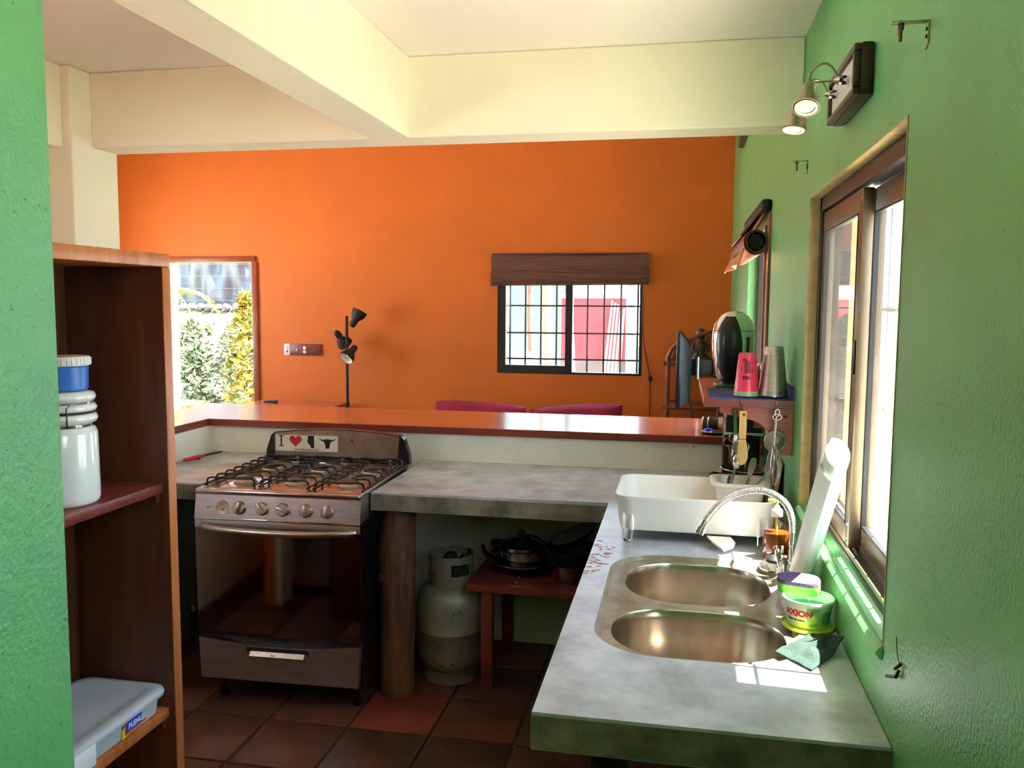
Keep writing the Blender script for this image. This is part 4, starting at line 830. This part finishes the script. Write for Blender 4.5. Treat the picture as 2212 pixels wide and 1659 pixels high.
part('rim', G().tube([(-.0705+.054*math.cos(a), 3.27+.054*math.sin(a), 1.399) for a in [2*math.pi*i/40 for i in range(40)]], .0018, 6, closed=True), CHROME, sc2)
solo('steel_cup', G().lathe([(0, 0), (.03, 0), (.032, .01), (.036, .09), (.03, .11), (.012, .118), (0, .12)], (-.105, 3.40, 1.3945), 24), CHROME, 'small chrome lidded cup behind the pink cup', 'cup')
solo('green_pen', G().tube([(-.262, 3.585, 1.400), (-.17, 3.565, 1.400)], [.005, .0065, .0065, .003], 8).box(-.236, -.19, 3.571, 3.579, 1.404, 1.408), mat('green_pen', (30, 110, 40), .4), 'green pen lying on the shelf in front of the kettle', 'pen')
# utensils hanging from the hooks
sx_, sy_ = -.181, 3.174
so2 = [(-.0125, 0), (.0125, 0), (.0135, -.06), (.0125, -.105), (.016, -.125), (.0205, -.15), (.021, -.175), (.014, -.195), (.0, -.203), (-.012, -.199), (-.0165, -.18), (-.016, -.14), (-.0125, -.11), (-.0125, -.06)]
wsp = thing('wooden_spatula', 'pale wooden spatula hanging from the shelf hook', 'spatula', (sx_, sy_, 1.145))
part('blade', G().prism([(sx_+x+.0, 1.3475+z*.98) for x, z in so2], sy_-.004, sy_+.003, 'xz'), PALEW, wsp)
part('hole', G().lathe([(.006, 0), (.0, .0004)], (sx_+.003, sy_-.0041, 1.335), 12, (0, -1, 0)), mat('hole_dark', (96, 60, 30), .8), wsp)
part('burn_mark', G().box(sx_-.0125, sx_+.0125, sy_-.0046, sy_-.004, 1.244, 1.2465), mat('burnt_wood', (120, 74, 36), .8), wsp)
wk = thing('whisk', 'steel balloon whisk hanging from the shelf hook', 'whisk', (-.066, 3.168, 1.075)); wx, wy = -.066, 3.164
part('handle', G().cyl((wx+.002, wy, 1.335), (wx-.004, wy, 1.225), .0042, .0048, 10).tube([(wx+.003+.008*math.cos(a), wy, 1.346+.013*math.sin(a)) for a in [2*math.pi*i/20 for i in range(20)]], .0016, 6, closed=True).tube([(wx+.003+.015*math.cos(a), wy-.002, 1.331+.011*math.sin(a)) for a in [2*math.pi*i/20 for i in range(20)]], .0014, 6, closed=True), HK, wk)
for k in range(6):
    a = math.pi*k/6; d_ = Vector((math.cos(a), math.sin(a), 0)); L = []
    for i in range(25):
        t = i/24*2*math.pi; r = .033*math.sin(t/2)**1.0*(1 if t < math.pi else -1)*abs(math.sin(t/2)) ; zz = 1.228-.148*(.5-.5*math.cos(t))
        s_ = math.sin(t); w_ = .034*s_*(.55+.45*(.5-.5*math.cos(t)))
        L.append(Vector((wx-.004, wy, zz))+d_*w_)
    part('wire_loop', G().tube(L, .0011, 5), HK, wk)
sr = thing('strainer', 'round steel strainer hanging behind the whisk', 'strainer', (-.06, 3.19, 1.20)); rx, ry, rz = -.062, 3.206, 1.235
part('rim', G().tube([(rx+.037*math.cos(a), ry, rz+.037*math.sin(a)) for a in [2*math.pi*i/36 for i in range(36)]], .0028, 7, closed=True), HK, sr)
part('mesh_bowl', G().sheet(lambda u, v: (rx+.036*v*math.cos(2*math.pi*u), ry-.016*math.cos(v*math.pi/2), rz+.036*v*math.sin(2*math.pi*u)), 30, 8), mat('mesh_steel', (170, 164, 150), .45, .9, var=(260, .5)), sr, ang=80)
part('handle', G().tube([(rx+.003, ry, rz+.037), (rx+.004, ry-.012, rz+.09), (-.058, 3.180, 1.348), (-.066, 3.176, 1.352), (-.066, 3.180, 1.34), (rx-.003, ry-.01, rz+.09), (rx-.003, ry, rz+.037)], .0016, 6, sub=1), HK, sr)
stl = thing('steel_ladle', 'long steel serving spoon hanging behind the wooden spatula', 'ladle', (-.205, 3.20, 1.14))
part('handle', G().loft([[(-.208+s1*w+o, 3.205+s2*.0015, z) for s1, s2 in ((-1, -1), (1, -1), (1, 1), (-1, 1))] for z, w, o in ((1.352, .004, 0), (1.30, .006, .002), (1.22, .007, .006), (1.18, .005, .010))]), CHROME, stl)
part('bowl', G().sphere((-.196, 3.207, 1.155), .024, (.6, .35, 1.2), 12, 8), CHROME, stl)
# things at the back of the worktop, by the wall
bk = thing('black_cooking_pot', 'black enamel cooking pot full of utensils in the counter corner', 'pot', (-.115, 3.78, .9005)); qx, qy = -.118, 3.78
part('pot', G().lathe([(0, 0), (.085, 0), (.095, .008), (.102, .118), (.107, .124), (.1045, .127), (.098, .118), (.09, .012), (0, .012)], (qx, qy, .9005), 40), GRATE, bk)
part('rim', G().tube([(qx+.106*math.cos(a), qy+.106*math.sin(a), 1.026) for a in [2*math.pi*i/40 for i in range(40)]], .0025, 6, closed=True), CHROME, bk)
part('handle', G().tube([(qx-.10, qy-.035, .985), (qx-.145, qy-.035, .992), (qx-.145, qy+.02, .992), (qx-.10, qy+.02, .985)], .011, 8, sub=1), BLACKP, bk)
part('rivet', G().lathe([(.010, 0), (.008, .004), (0, .005)], (qx-.065, qy-.083, .985), 12, (-.6, -.8, 0)), CHROME, bk)
for k, (dx, dy, ex, ey, h, nm, lb, cl) in enumerate(((-.06, -.02, -.075, .0, 1.12, 'serving_tongs', 'copper coloured tongs standing in the black pot', (200, 120, 70)), (-.03, .02, -.05, .05, 1.13, 'potato_masher', 'steel masher with wire head standing in the black pot', (180, 176, 170)), (.02, -.02, -.01, .01, 1.10, 'serving_fork', 'thin steel fork standing in the black pot', (190, 188, 184)))):
    b0 = Vector((qx+dx*.5, qy+dy*.5, .916)); b1 = Vector((qx+ex, qy+ey, h)); o = thing(nm, lb, 'utensil', b0)
    part('handle', G().tube([b0, b0.lerp(b1, .6), b1], .004, 7), mat('utensil_%d' % k, cl, .25, 1), o)
    part('head', G().tube([b1+Vector((.022*math.cos(a), .004*math.sin(2*a), .018+.02*math.sin(a))) for a in [2*math.pi*i/16 for i in range(16)]], .0028, 6, closed=True).sphere(b1, .007, n=8, m=6), mat('utensil_%d' % k, cl, .25, 1), o)
cm = thing('coffee_maker', 'black coffee maker with steel trim behind the black pot', 'coffee maker', (-.12, 4.1, .9005))
part('base', G().box(-.20, -.03, 4.0, 4.2, .9005, .94, b=.012), BLACKP, cm)
part('tower', G().box(-.20, -.03, 4.12, 4.2, .94, 1.22, b=.015), BLACKP, cm)
part('head', G().box(-.20, -.03, 4.0, 4.2, 1.12, 1.235, b=.02), BLACKP, cm)
part('carafe', G().lathe([(0, .945), (.055, .946), (.062, .96), (.064, 1.03), (.045, 1.09), (.04, 1.1)], (-.115, 4.055, 0), 28), mat('smoked_glass', (20, 22, 22), .04), cm)
part('trim', G().box(-.202, -.028, 3.997, 4.0, 1.135, 1.15, b=.001).box(-.19, -.04, 3.997, 4.0, .912, .925, b=.001), CHROME, cm)
for k, (y, x, h, m_, lb) in enumerate(((3.42, -.052, .215, PALEW, 'pale wooden cutting board leaning on the green wall'), (3.44, -.075, .20, BRW, 'reddish wooden cutting board leaning behind the pale one'))):
    L_ = .25 if k == 0 else .20
    solo('cutting_board', G().loft([[(x, y, .9005), (x+.014, y, .9005), (x+.014, y+L_, .9005), (x, y+L_, .9005)], [(x+.034, y+.012, .9+h), (x+.048, y+.012, .9+h), (x+.048, y+L_-.012, .9+h), (x+.034, y+L_-.012, .9+h)]]), m_, lb, 'cutting board')
# on the bar
th = thing('thermos', 'black thermos with silver bands lying on the bar end', 'thermos', (-.19, 4.50, 1.083))
part('body', G().lathe([(0, 0), (.030, 0), (.034, .004), (.034, .10), (.034, .18), (.028, .19), (0, .19)], (-.29, 4.52, 1.119), 28, (1, -.12, 0)), BLACKP, th)
for h0, h1, cc in ((.002, .008, CHROME), (.03, .035, CHROME), (.085, .135, STEEL)): part('band', G().lathe([(.0345, h0), (.0352, h0+.001), (.0352, h1-.001), (.0345, h1)], (-.29, 4.52, 1.119), 28, (1, -.12, 0), cap=False), cc, th)
tr_ = thing('small_tray', 'dark oval tray holding odds and ends on the bar', 'tray', (-.23, 4.37, 1.083))
part('dish', G().lathe([(0, 0), (.055, 0), (.072, .012), (.070, .013), (.054, .004), (0, .004)], (-.225, 4.375, 1.0835), 32, sx=1.1, sy=.8), BLACKP, tr_)
bc = thing('bottle_cap', 'white and blue screw cap on the small tray', 'cap', (-.262, 4.372, 1.088)); part('cap', G().lathe([(.019, 0), (.019, .012)], (-.262, 4.372, 1.088), 22), WHITEP, bc); part('top', G().lathe([(.0192, .012), (.0192, .022), (0, .023)], (-.262, 4.372, 1.088), 22), mat('cap_blue', (30, 70, 210), .35), bc)
solo('pencil', G().tube([(-.25, 4.40, 1.098), (-.16, 4.36, 1.101)], [.004, .004, .004, .001], 6), mat('pencil_brown', (110, 60, 40), .5), 'brown pencil across the small tray', 'pencil')

# ------------------------------------------------------------ wall lamp, angle brackets, hook on the green wall
wl = thing('wall_spotlight', 'two-headed nickel spotlight on a dark framed white plate', 'lamp', (-.02, 2.25, 2.2)); y0_, y1_, z0_, z1_ = 2.08, 2.43, 2.203, 2.317
g = G()
for a in ((y0_, y1_, z1_-.018, z1_), (y0_, y1_, z0_, z0_+.018), (y0_, y0_+.018, z0_+.018, z1_-.018), (y1_-.018, y1_, z0_+.018, z1_-.018)): g.box(-.045, -.028, *a, b=.004)
g.box(-.030, -.001, y0_-.002, y1_+.002, z0_-.002, z1_+.002, b=.006)
part('frame', g, DARKW, wl)
part('plate', G().box(-.036, -.028, y0_+.016, y1_-.016, z0_+.016, z1_-.016), mat('plate_white', (226, 222, 218), .25), wl)
def spot(ya, za, tip, aim):
    tip = Vector(tip); aim = Vector(aim).normalized()
    part('socket', G().lathe([(.011, 0), (.011, .022), (.006, .028), (.003, .034)], (-.036, ya, za), 16, (-1, 0, 0)), CHROME, wl)
    part('rod', G().cyl((-.066, ya, za), tip+Vector((.004, 0, .0)), .0022, n=8), CHROME, wl)
    part('cable', G().tube([(-.06, ya, za+.006), Vector((-.075, ya, za+.036)), tip.lerp(Vector((-.07, ya, za)), .5)+Vector((0, 0, .045)), tip+Vector((-.0, 0, .022)), tip], .0028, 7, sub=2), NICKEL, wl)
    L = .078
    h = part('head', G().lathe([(.0, 0), (.008, .001), (.012, .006), (.019, .02), (.030, L-.01), (.0325, L), (.030, L), (.027, L-.004), (0, L-.004)], tip, 30, tuple(aim)), NICKEL, wl)
    part('bulb_ring', G().lathe([(.0265, L-.0038), (.0265, L+.001), (.021, L+.001), (.020, L-.003)], tip, 28, tuple(aim), cap=False), WHITEP, h)
    part('bulb', G().lathe([(.020, L-.003), (.012, L-.001), (0, L)], tip, 24, tuple(aim)), mat('bulb_glass', (236, 232, 222), .15), h)
spot(2.19, 2.262, (-.124, 2.20, 2.262), (-.12, -.50, -.86))
spot(2.33, 2.262, (-.130, 2.32, 2.248), (-.16, -.16, -.95))
def angle(y, z, L, h, lb):
    o = thing('angle_bracket', lb, 'bracket', (0, y, z-h))
    part('plate', G().prism([(y-.007, z-h+.008), (y+.007, z-h), (y+.007, z), (y-.007, z)], -.003, -.0005, 'yz').box(-L, -.0005, y-.007, y+.007, z-.003, z, b=.001), mat('zinc', (178, 170, 136), .35, .9, var=(30, .3)), o)
    part('bolt', G().cyl((-L+.016, y, z+.002), (-L+.016, y, z-.034), .003, n=8), mat('rusty_bolt', (120, 84, 60), .5, .7), o)
    part('wing_nut', G().lathe([(.006, 0), (.0045, -.008)], (-L+.016, y, z-.004), 10).box(-L+.0145, -L+.0175, y-.0, y+.016, z-.018, z-.006, M=None).box(-L+.0145, -L+.0175, y-.016, y, z-.018, z-.006), mat('rusty_nut', (74, 62, 44), .5, .6), o)
    for zz in (z-.014, z-h+.02): part('screw', G().lathe([(.004, 0), (.003, .002), (0, .0025)], (-.003, y, zz), 8, (-1, 0, 0)), mat('screw_black', (30, 26, 22), .5), o)
angle(1.645, 2.224, .062, .047, 'zinc angle bracket with wing nut near the window corner')
angle(3.095, 2.222, .052, .044, 'small angle bracket with bolt beyond the spotlight')
nh = thing('wall_hook', 'bent metal hook with loose wire on the green wall by the worktop', 'hook', (0, 1.65, 1.02))
part('hook', G().cyl((0, 1.612, 1.078), (-.012, 1.612, 1.066), .003, n=7).tube([(-.004, 1.612, 1.064), (-.008, 1.616, 1.050), (-.010, 1.675, 1.026)], .0032, 7), mat('rusty_nut', (1, 1, 1)), nh)
part('wire', G().tube([(-.003, 1.612, 1.07), (-.004, 1.63, 1.09), (-.003, 1.645, 1.115)], .0008, 5), BLACKM, nh)
solo('wall_plaque', G().box(-.035, -.0, 5.75, 6.45, 2.86, 3.2, b=.008), DARKW, 'dark wooden wall plaque partly hidden above by the beam', 'plaque')
# ------------------------------------------------------------ living room
BAMB = mat('bamboo_slats', (118, 72, 56), .5, var=(5, .4), stretch=(.8, 10, 34), col2=(70, 40, 34), bump=(30, .3))
bd = thing('bamboo_blind', 'brown bamboo roman blind gathered above the window in the orange wall', 'blind', (-1.38, YF-.06, 1.895))
part('valance', G().sheet(lambda u, v: (-2.072+1.375*u+.008*v, YF-.065-.015*math.sin(v*3.1)-.006*math.sin(u*5), 2.168-.17*v-.016*math.sin(math.pi*u)*(1-v)), 30, 8, .006), BAMB, bd)
part('fold', G().sheet(lambda u, v: (-2.066+1.382*u, YF-.085-.02*math.sin(v*3.1), 2.035-.135*v+.022*u*(v-.0)*1), 24, 6, .006), BAMB, bd)
part('fold', G().sheet(lambda u, v: (-2.062+1.37*u, YF-.055-.01*math.sin(v*3.1), 2.02-.125*v+.01*u), 24, 6, .006), BAMB, bd)
part('headrail', G().box(-2.07, -.70, YF-.045, YF-.002, 2.15, 2.178), DARKW, bd)
for k in range(6): part('slat', G().cyl((-2.075, YF-.1, 2.005-.021*k), (-.70+.006*(k % 2), YF-.1, 2.008-.017*k), .006, n=6), BAMB, bd)
cd = thing('blind_cord', 'thin dark pull cord with tassel hanging right of the barred window', 'cord', (-.66, YF-.03, .4))
part('cord', G().tube([(-.735, YF-.04, 1.9), (-.735, YF-.03, 1.45), (-.70, YF-.02, 1.28), (-.668, YF-.015, 1.12), (-.66, YF-.015, 1.05), (-.66, YF-.015, .4)], .004, 6, sub=1), DARKW, cd)
part('tassel', G().lathe([(.005, 0), (.016, .01), (.018, .035), (.006, .055)], (-.663, YF-.02, 1.07), 12), BLACKM, cd)
b2 = thing('bamboo_blind', 'rolled bamboo blind with dark open end over the side window', 'blind', (-.09, 4.9, 1.9))
B2 = mat('bamboo_slats_side', (150, 98, 80), .5, var=(5, .3), stretch=(24, .6, 24), col2=(104, 64, 54))
ya, yb = 4.28, 5.36
def bl2(u, v):
    return (-.015-.11*v-.035*math.sin(v*3)*u, ya+.02+(yb-ya)*u, 2.20-.20*v+.0*u)
part('flap', G().sheet(bl2, 20, 10, .006), B2, b2)
part('flap', G().sheet(lambda u, v: (-.05-.075*v, ya+.25+(yb-ya-.25)*u, 2.19-.10*v), 14, 6, .01), B2, b2)
part('roll', G().sheet(lambda u, v: (-.066+(.058-.018*u)*math.cos(u*2*math.pi*2.6+2.2), ya-.01+(yb-ya)*v, 2.035+(.062-.018*u)*math.sin(u*2*math.pi*2.6+2.2)), 70, 8, .003), B2, b2)
part('roll_shade', G().cyl((-.066, ya+.0, 2.035), (-.066, yb, 2.035), .036, n=18), BLACKM, b2, label='black plug for the shade in the open roll end')  # solid black, standing for the shade inside the hollow roll
part('skirt', G().sheet(lambda u, v: (-.115-.02*math.sin(u*9)*v-.03*v, ya+.03+(yb+.05-ya)*u, 2.03-.10*v), 24, 5, .005), mat('bamboo_light', (198, 140, 88), .5, var=(5, .3), stretch=(24, .6, 24)), b2)
part('headrail', G().box(-.05, -.001, ya-.03, yb+.03, 2.185, 2.235, b=.012), BLACKM, b2)
# TV on a swing arm
tv = thing('television', 'slim black flat television seen edge-on on a wall arm', 'television', (-.37, 6.0, 1.03))
part('screen', G().box(-.434, -.405, 5.64, 6.44, 1.055, 1.55, b=.006), BLACKP, tv)
part('back_shell', G().loft([[(x, y, z) for y, z in ((5.65+d, 1.065+d), (6.43-d, 1.065+d), (6.43-d, 1.54-d*1.6), (5.65+d, 1.54-d*1.6))] for x, d in ((-.405, 0), (-.365, .03), (-.335, .08))]), BLACKM, tv)
part('arm', G().box(-.335, -.19, 5.98, 6.05, 1.25, 1.36, b=.006).box(-.19, -.001, 5.96, 6.02, 1.24, 1.37, b=.006), BLACKM, tv)
part('hinge', G().cyl((-.29, 5.94, 1.23), (-.29, 5.94, 1.38), .016, n=12), CHROME, tv)
part('cable', G().tube([(-.35, 5.9, 1.15), (-.32, 5.9, 1.0), (-.28, 5.95, .8), (-.1, 6.0, .5)], .006, 6, sub=2), BLACKM, tv)
# rattan corner rack
RAT = mat('rattan', (150, 74, 46), .35, var=(10, .3), col2=(104, 50, 32), coat=.3)
rt = thing('rattan_rack', 'reddish rattan corner rack with arched top beside the orange wall', 'rack', (-.32, 7.2, FZ)); ra, rb, rc, rd = -.51, -.10, 7.02, 7.38
for x in (ra, rb):
    for y in (rc, rd): part('post', G().tube([(x, y, FZ), (x, y, .6), (x+.004, y, 1.32)], .017, 10), RAT, rt)
for z in (.25, .58, .905, 1.262):
    part('rail', G().tube([(ra-.02, rc, z), (rb+.02, rc, z), (rb+.02, rd, z), (ra-.02, rd, z)], .019, 10, closed=True), RAT, rt)
    part('shelf_panel', G().box(ra, rb, rc, rd, z-.006, z+.01), RAT, rt)
part('arch', G().tube([(ra, rc, 1.30), (ra+.03, rc, 1.38), (ra+.10, rc, 1.44), (ra+.21, rc, 1.47)]+[(rb-.10, rc, 1.52), (rb, rc, 1.56)], .015, 10, sub=2), RAT, rt)
part('backboard', G().prism([(ra+.03, 1.27), (rb, 1.27), (rb, 1.54), (ra+.2, 1.46), (ra+.06, 1.38)], rd-.01, rd, 'xz'), RAT, rt)
fg = thing('carved_figurine', 'dark carved seated figurine on the rattan rack', 'figurine', (-.25, 7.12, 1.272)); CARV = mat('carved_wood', (74, 50, 40), .5, var=(20, .3))
cx, cy, cz = -.25, 7.12, 1.272
g = G().lathe([(0, 0), (.055, 0), (.062, .02), (.058, .05), (.046, .075), (.04, .09), (.046, .12), (.05, .14), (.042, .165), (.02, .18), (.017, .19)], (cx, cy, cz), 20)
part('torso', g, CARV, fg, ang=80)
part('head', G().sphere((cx+.004, cy-.005, cz+.222), .042, (.85, .9, 1.05), 16, 10).sphere((cx, cy+.012, cz+.235), .044, (.95, .9, .9), 14, 8).sphere((cx+.004, cy-.045, cz+.216), .008, n=8, m=6), CARV, fg)
part('arm', G().tube([(cx+.045, cy-.005, cz+.155), (cx+.072, cy-.03, cz+.11), (cx+.03, cy-.055, cz+.07)], [.016, .014, .011], 8, sub=1).tube([(cx-.045, cy-.005, cz+.155), (cx-.07, cy-.03, cz+.11), (cx-.02, cy-.055, cz+.065)], [.016, .014, .011], 8, sub=1), CARV, fg)
part('leg', G().tube([(cx+.03, cy-.01, cz+.03), (cx+.06, cy-.07, cz+.03), (cx-.02, cy-.075, cz+.02)], [.026, .022, .014], 8, sub=1).tube([(cx-.03, cy-.01, cz+.03), (cx-.06, cy-.07, cz+.03), (cx+.02, cy-.08, cz+.02)], [.026, .022, .014], 8, sub=1), CARV, fg)
# sofa with magenta cushions
sf = thing('sofa', 'dark wooden sofa frame under the barred window', 'sofa', (-1.65, 6.75, FZ))
part('base', G().box(-2.5, -.78, 6.35, 7.15, .12, .30, b=.01), DARKW, sf)
part('backrest', G().box(-2.5, -.78, 7.10, 7.17, .30, .78, b=.015), DARKW, sf)
for x in (-2.56, -.80): part('armrest', G().box(x, x+.07, 6.35, 7.17, .12, .62, b=.012), DARKW, sf)
for x in (-2.52, -.82):
    for y in (6.38, 7.08): part('leg', G().box(x, x+.05, y, y+.05, FZ, .12), DARKW, sf)
part('seat_cushion', G().box(-2.48, -.82, 6.36, 7.05, .30, .44, b=.05, seg=3), mat('magenta_fabric', (150, 26, 62), .9, var=(6, .25), bump=(300, .2)), sf)
def cushion(x0, x1, tilt, lb, topz):
    w = (x1-x0)/2; cxx = (x0+x1)/2; g = G(); n_ = 12; loops = []
    for i in range(n_+1):
        t = -1+2*i/n_; th_ = .075*(1-abs(t)**4)**.5+.006
        loops.append([(cxx+w*sx_*(1-.05*(1-abs(t))*(abs(sx_) > .98)), 6.945+s*th_*(1-abs(sx_)**5)**.5+(topz-.44)*.12*(t), .445+(topz-.445)*(t+1)/2+tilt*sx_*(t+1)/2-.02*(t > .9)*abs(sx_)**3+.008*mnoise.noise(Vector((sx_*3, t*3, x0)))) for sx_, s in [(-1, 0)]+[(-1+2*k/10, -1) for k in range(1, 10)]+[(1, 0)]+[(1-2*k/10, 1) for k in range(1, 10)]])
    solo('sofa_cushion', g.loft(loops), mat('magenta_fabric', (1, 1, 1)), lb, 'cushion', ang=70)
cushion(-2.46, -1.665, -.012, 'magenta back cushion standing at the lamp end of the sofa', .905)
cushion(-1.64, -.86, .030, 'magenta back cushion slumped at the rattan rack end of the sofa', .905)
# side table, pen
st2 = thing('side_table', 'small varnished wooden table between doorway and floor lamp', 'table', (-3.85, 7.1, FZ))
part('table_top', G().prism([(-4.3, 6.93), (-3.62, 6.80), (-3.42, 7.0), (-3.42, 7.44), (-4.28, 7.44)], .79, .815, 'xy'), BARW, st2, smooth=False)
for x, y in ((-4.2, 7.0), (-3.55, 6.95), (-4.2, 7.38), (-3.55, 7.38)): part('leg', G().cyl((x, y, FZ), (x, y, .79), .022, n=10), REDW, st2)
part('apron', G().box(-4.2, -3.5, 7.36, 7.38, .70, .79), REDW, st2)
pn = thing('marker_pen', 'black marker pen on the small wooden table', 'pen', (-4.12, 7.2, .8155)); part('barrel', G().tube([(-4.16, 7.2, .828), (-4.05, 7.19, .828)], .012, 8), BLACKP, pn); part('cap', G().tube([(-4.05, 7.19, .828), (-4.02, 7.19, .828)], .013, 8), BLACKM, pn)
# floor lamp with three cone heads
fl = thing('floor_lamp', 'black floor lamp with three adjustable cone heads by the orange wall', 'lamp', (-3.385, 7.3, FZ)); lx, ly = -3.385, 7.3
part('base', G().lathe([(0, 0), (.13, 0), (.13, .012), (.10, .024), (.02, .03), (.014, .06)], (lx, ly, FZ), 30), BLACKM, fl)
part('pole', G().cyl((lx, ly, FZ+.04), (lx, ly, 1.615), .013, n=14), BLACKM, fl)
def cone(zj, dx, piv, aim):
    piv = Vector(piv); aim = Vector(aim).normalized()
    j = part('joint', G().cyl((lx, ly, zj), piv, .006, n=8), mat('brass', (196, 150, 96), .3, 1), fl)
    h = part('lamp_head', G().lathe([(0, -.05), (.018, -.048), (.028, -.035), (.030, .0), (.034, .03), (.052, .05), (.064, .075), (.070, .115), (.067, .115), (.06, .078), (.045, .052), (0, .04)], piv, 26, tuple(aim)), BLACKM, fl, ang=60)
    part('liner', G().lathe([(.0665, .114), (.059, .077), (.044, .053), (0, .045)], piv, 26, tuple(aim), cap=False), WHITEP, h)
    part('bulb', G().sphere(piv+aim*.07, .022, n=12, m=8), mat('bulb_glass', (1, 1, 1)), h)
cone(1.57, .06, (lx+.075, ly-.01, 1.56), (.35, .25, .75))
cone(1.43, -.06, (lx-.075, ly-.01, 1.44), (.28, .5, -.62))
cone(1.285, .06, (lx+.065, ly-.02, 1.31), (-.25, -.55, -.52))
# switch plates
sp1 = thing('switch_plate', 'cream switch plate screwed to the orange wall', 'switch', (-4.06, YF-.005, 1.24))
part('plate', G().box(-4.095, -4.035, YF-.010, YF-.0005, 1.237, 1.345, b=.003), WHITEP, sp1); part('rocker', G().box(-4.075, -4.055, YF-.014, YF-.009, 1.265, 1.315, b=.002), CHROME, sp1)
sp2 = thing('outlet_board', 'dark red wooden board with a double outlet on the orange wall', 'outlet', (-3.87, YF-.005, 1.24))
part('board', G().box(-4.03, -3.715, YF-.014, YF-.0005, 1.238, 1.345, b=.003), REDW, sp2)
for z in (1.272, 1.308): part('socket', G().lathe([(.017, 0), (.016, .004), (0, .0045)], (-3.885, YF-.014, z), 16, (0, -1, 0)), WHITEP, sp2)
part('toggle', G().box(-3.965, -3.955, YF-.022, YF-.013, 1.278, 1.302, b=.002), WHITEP, sp2)
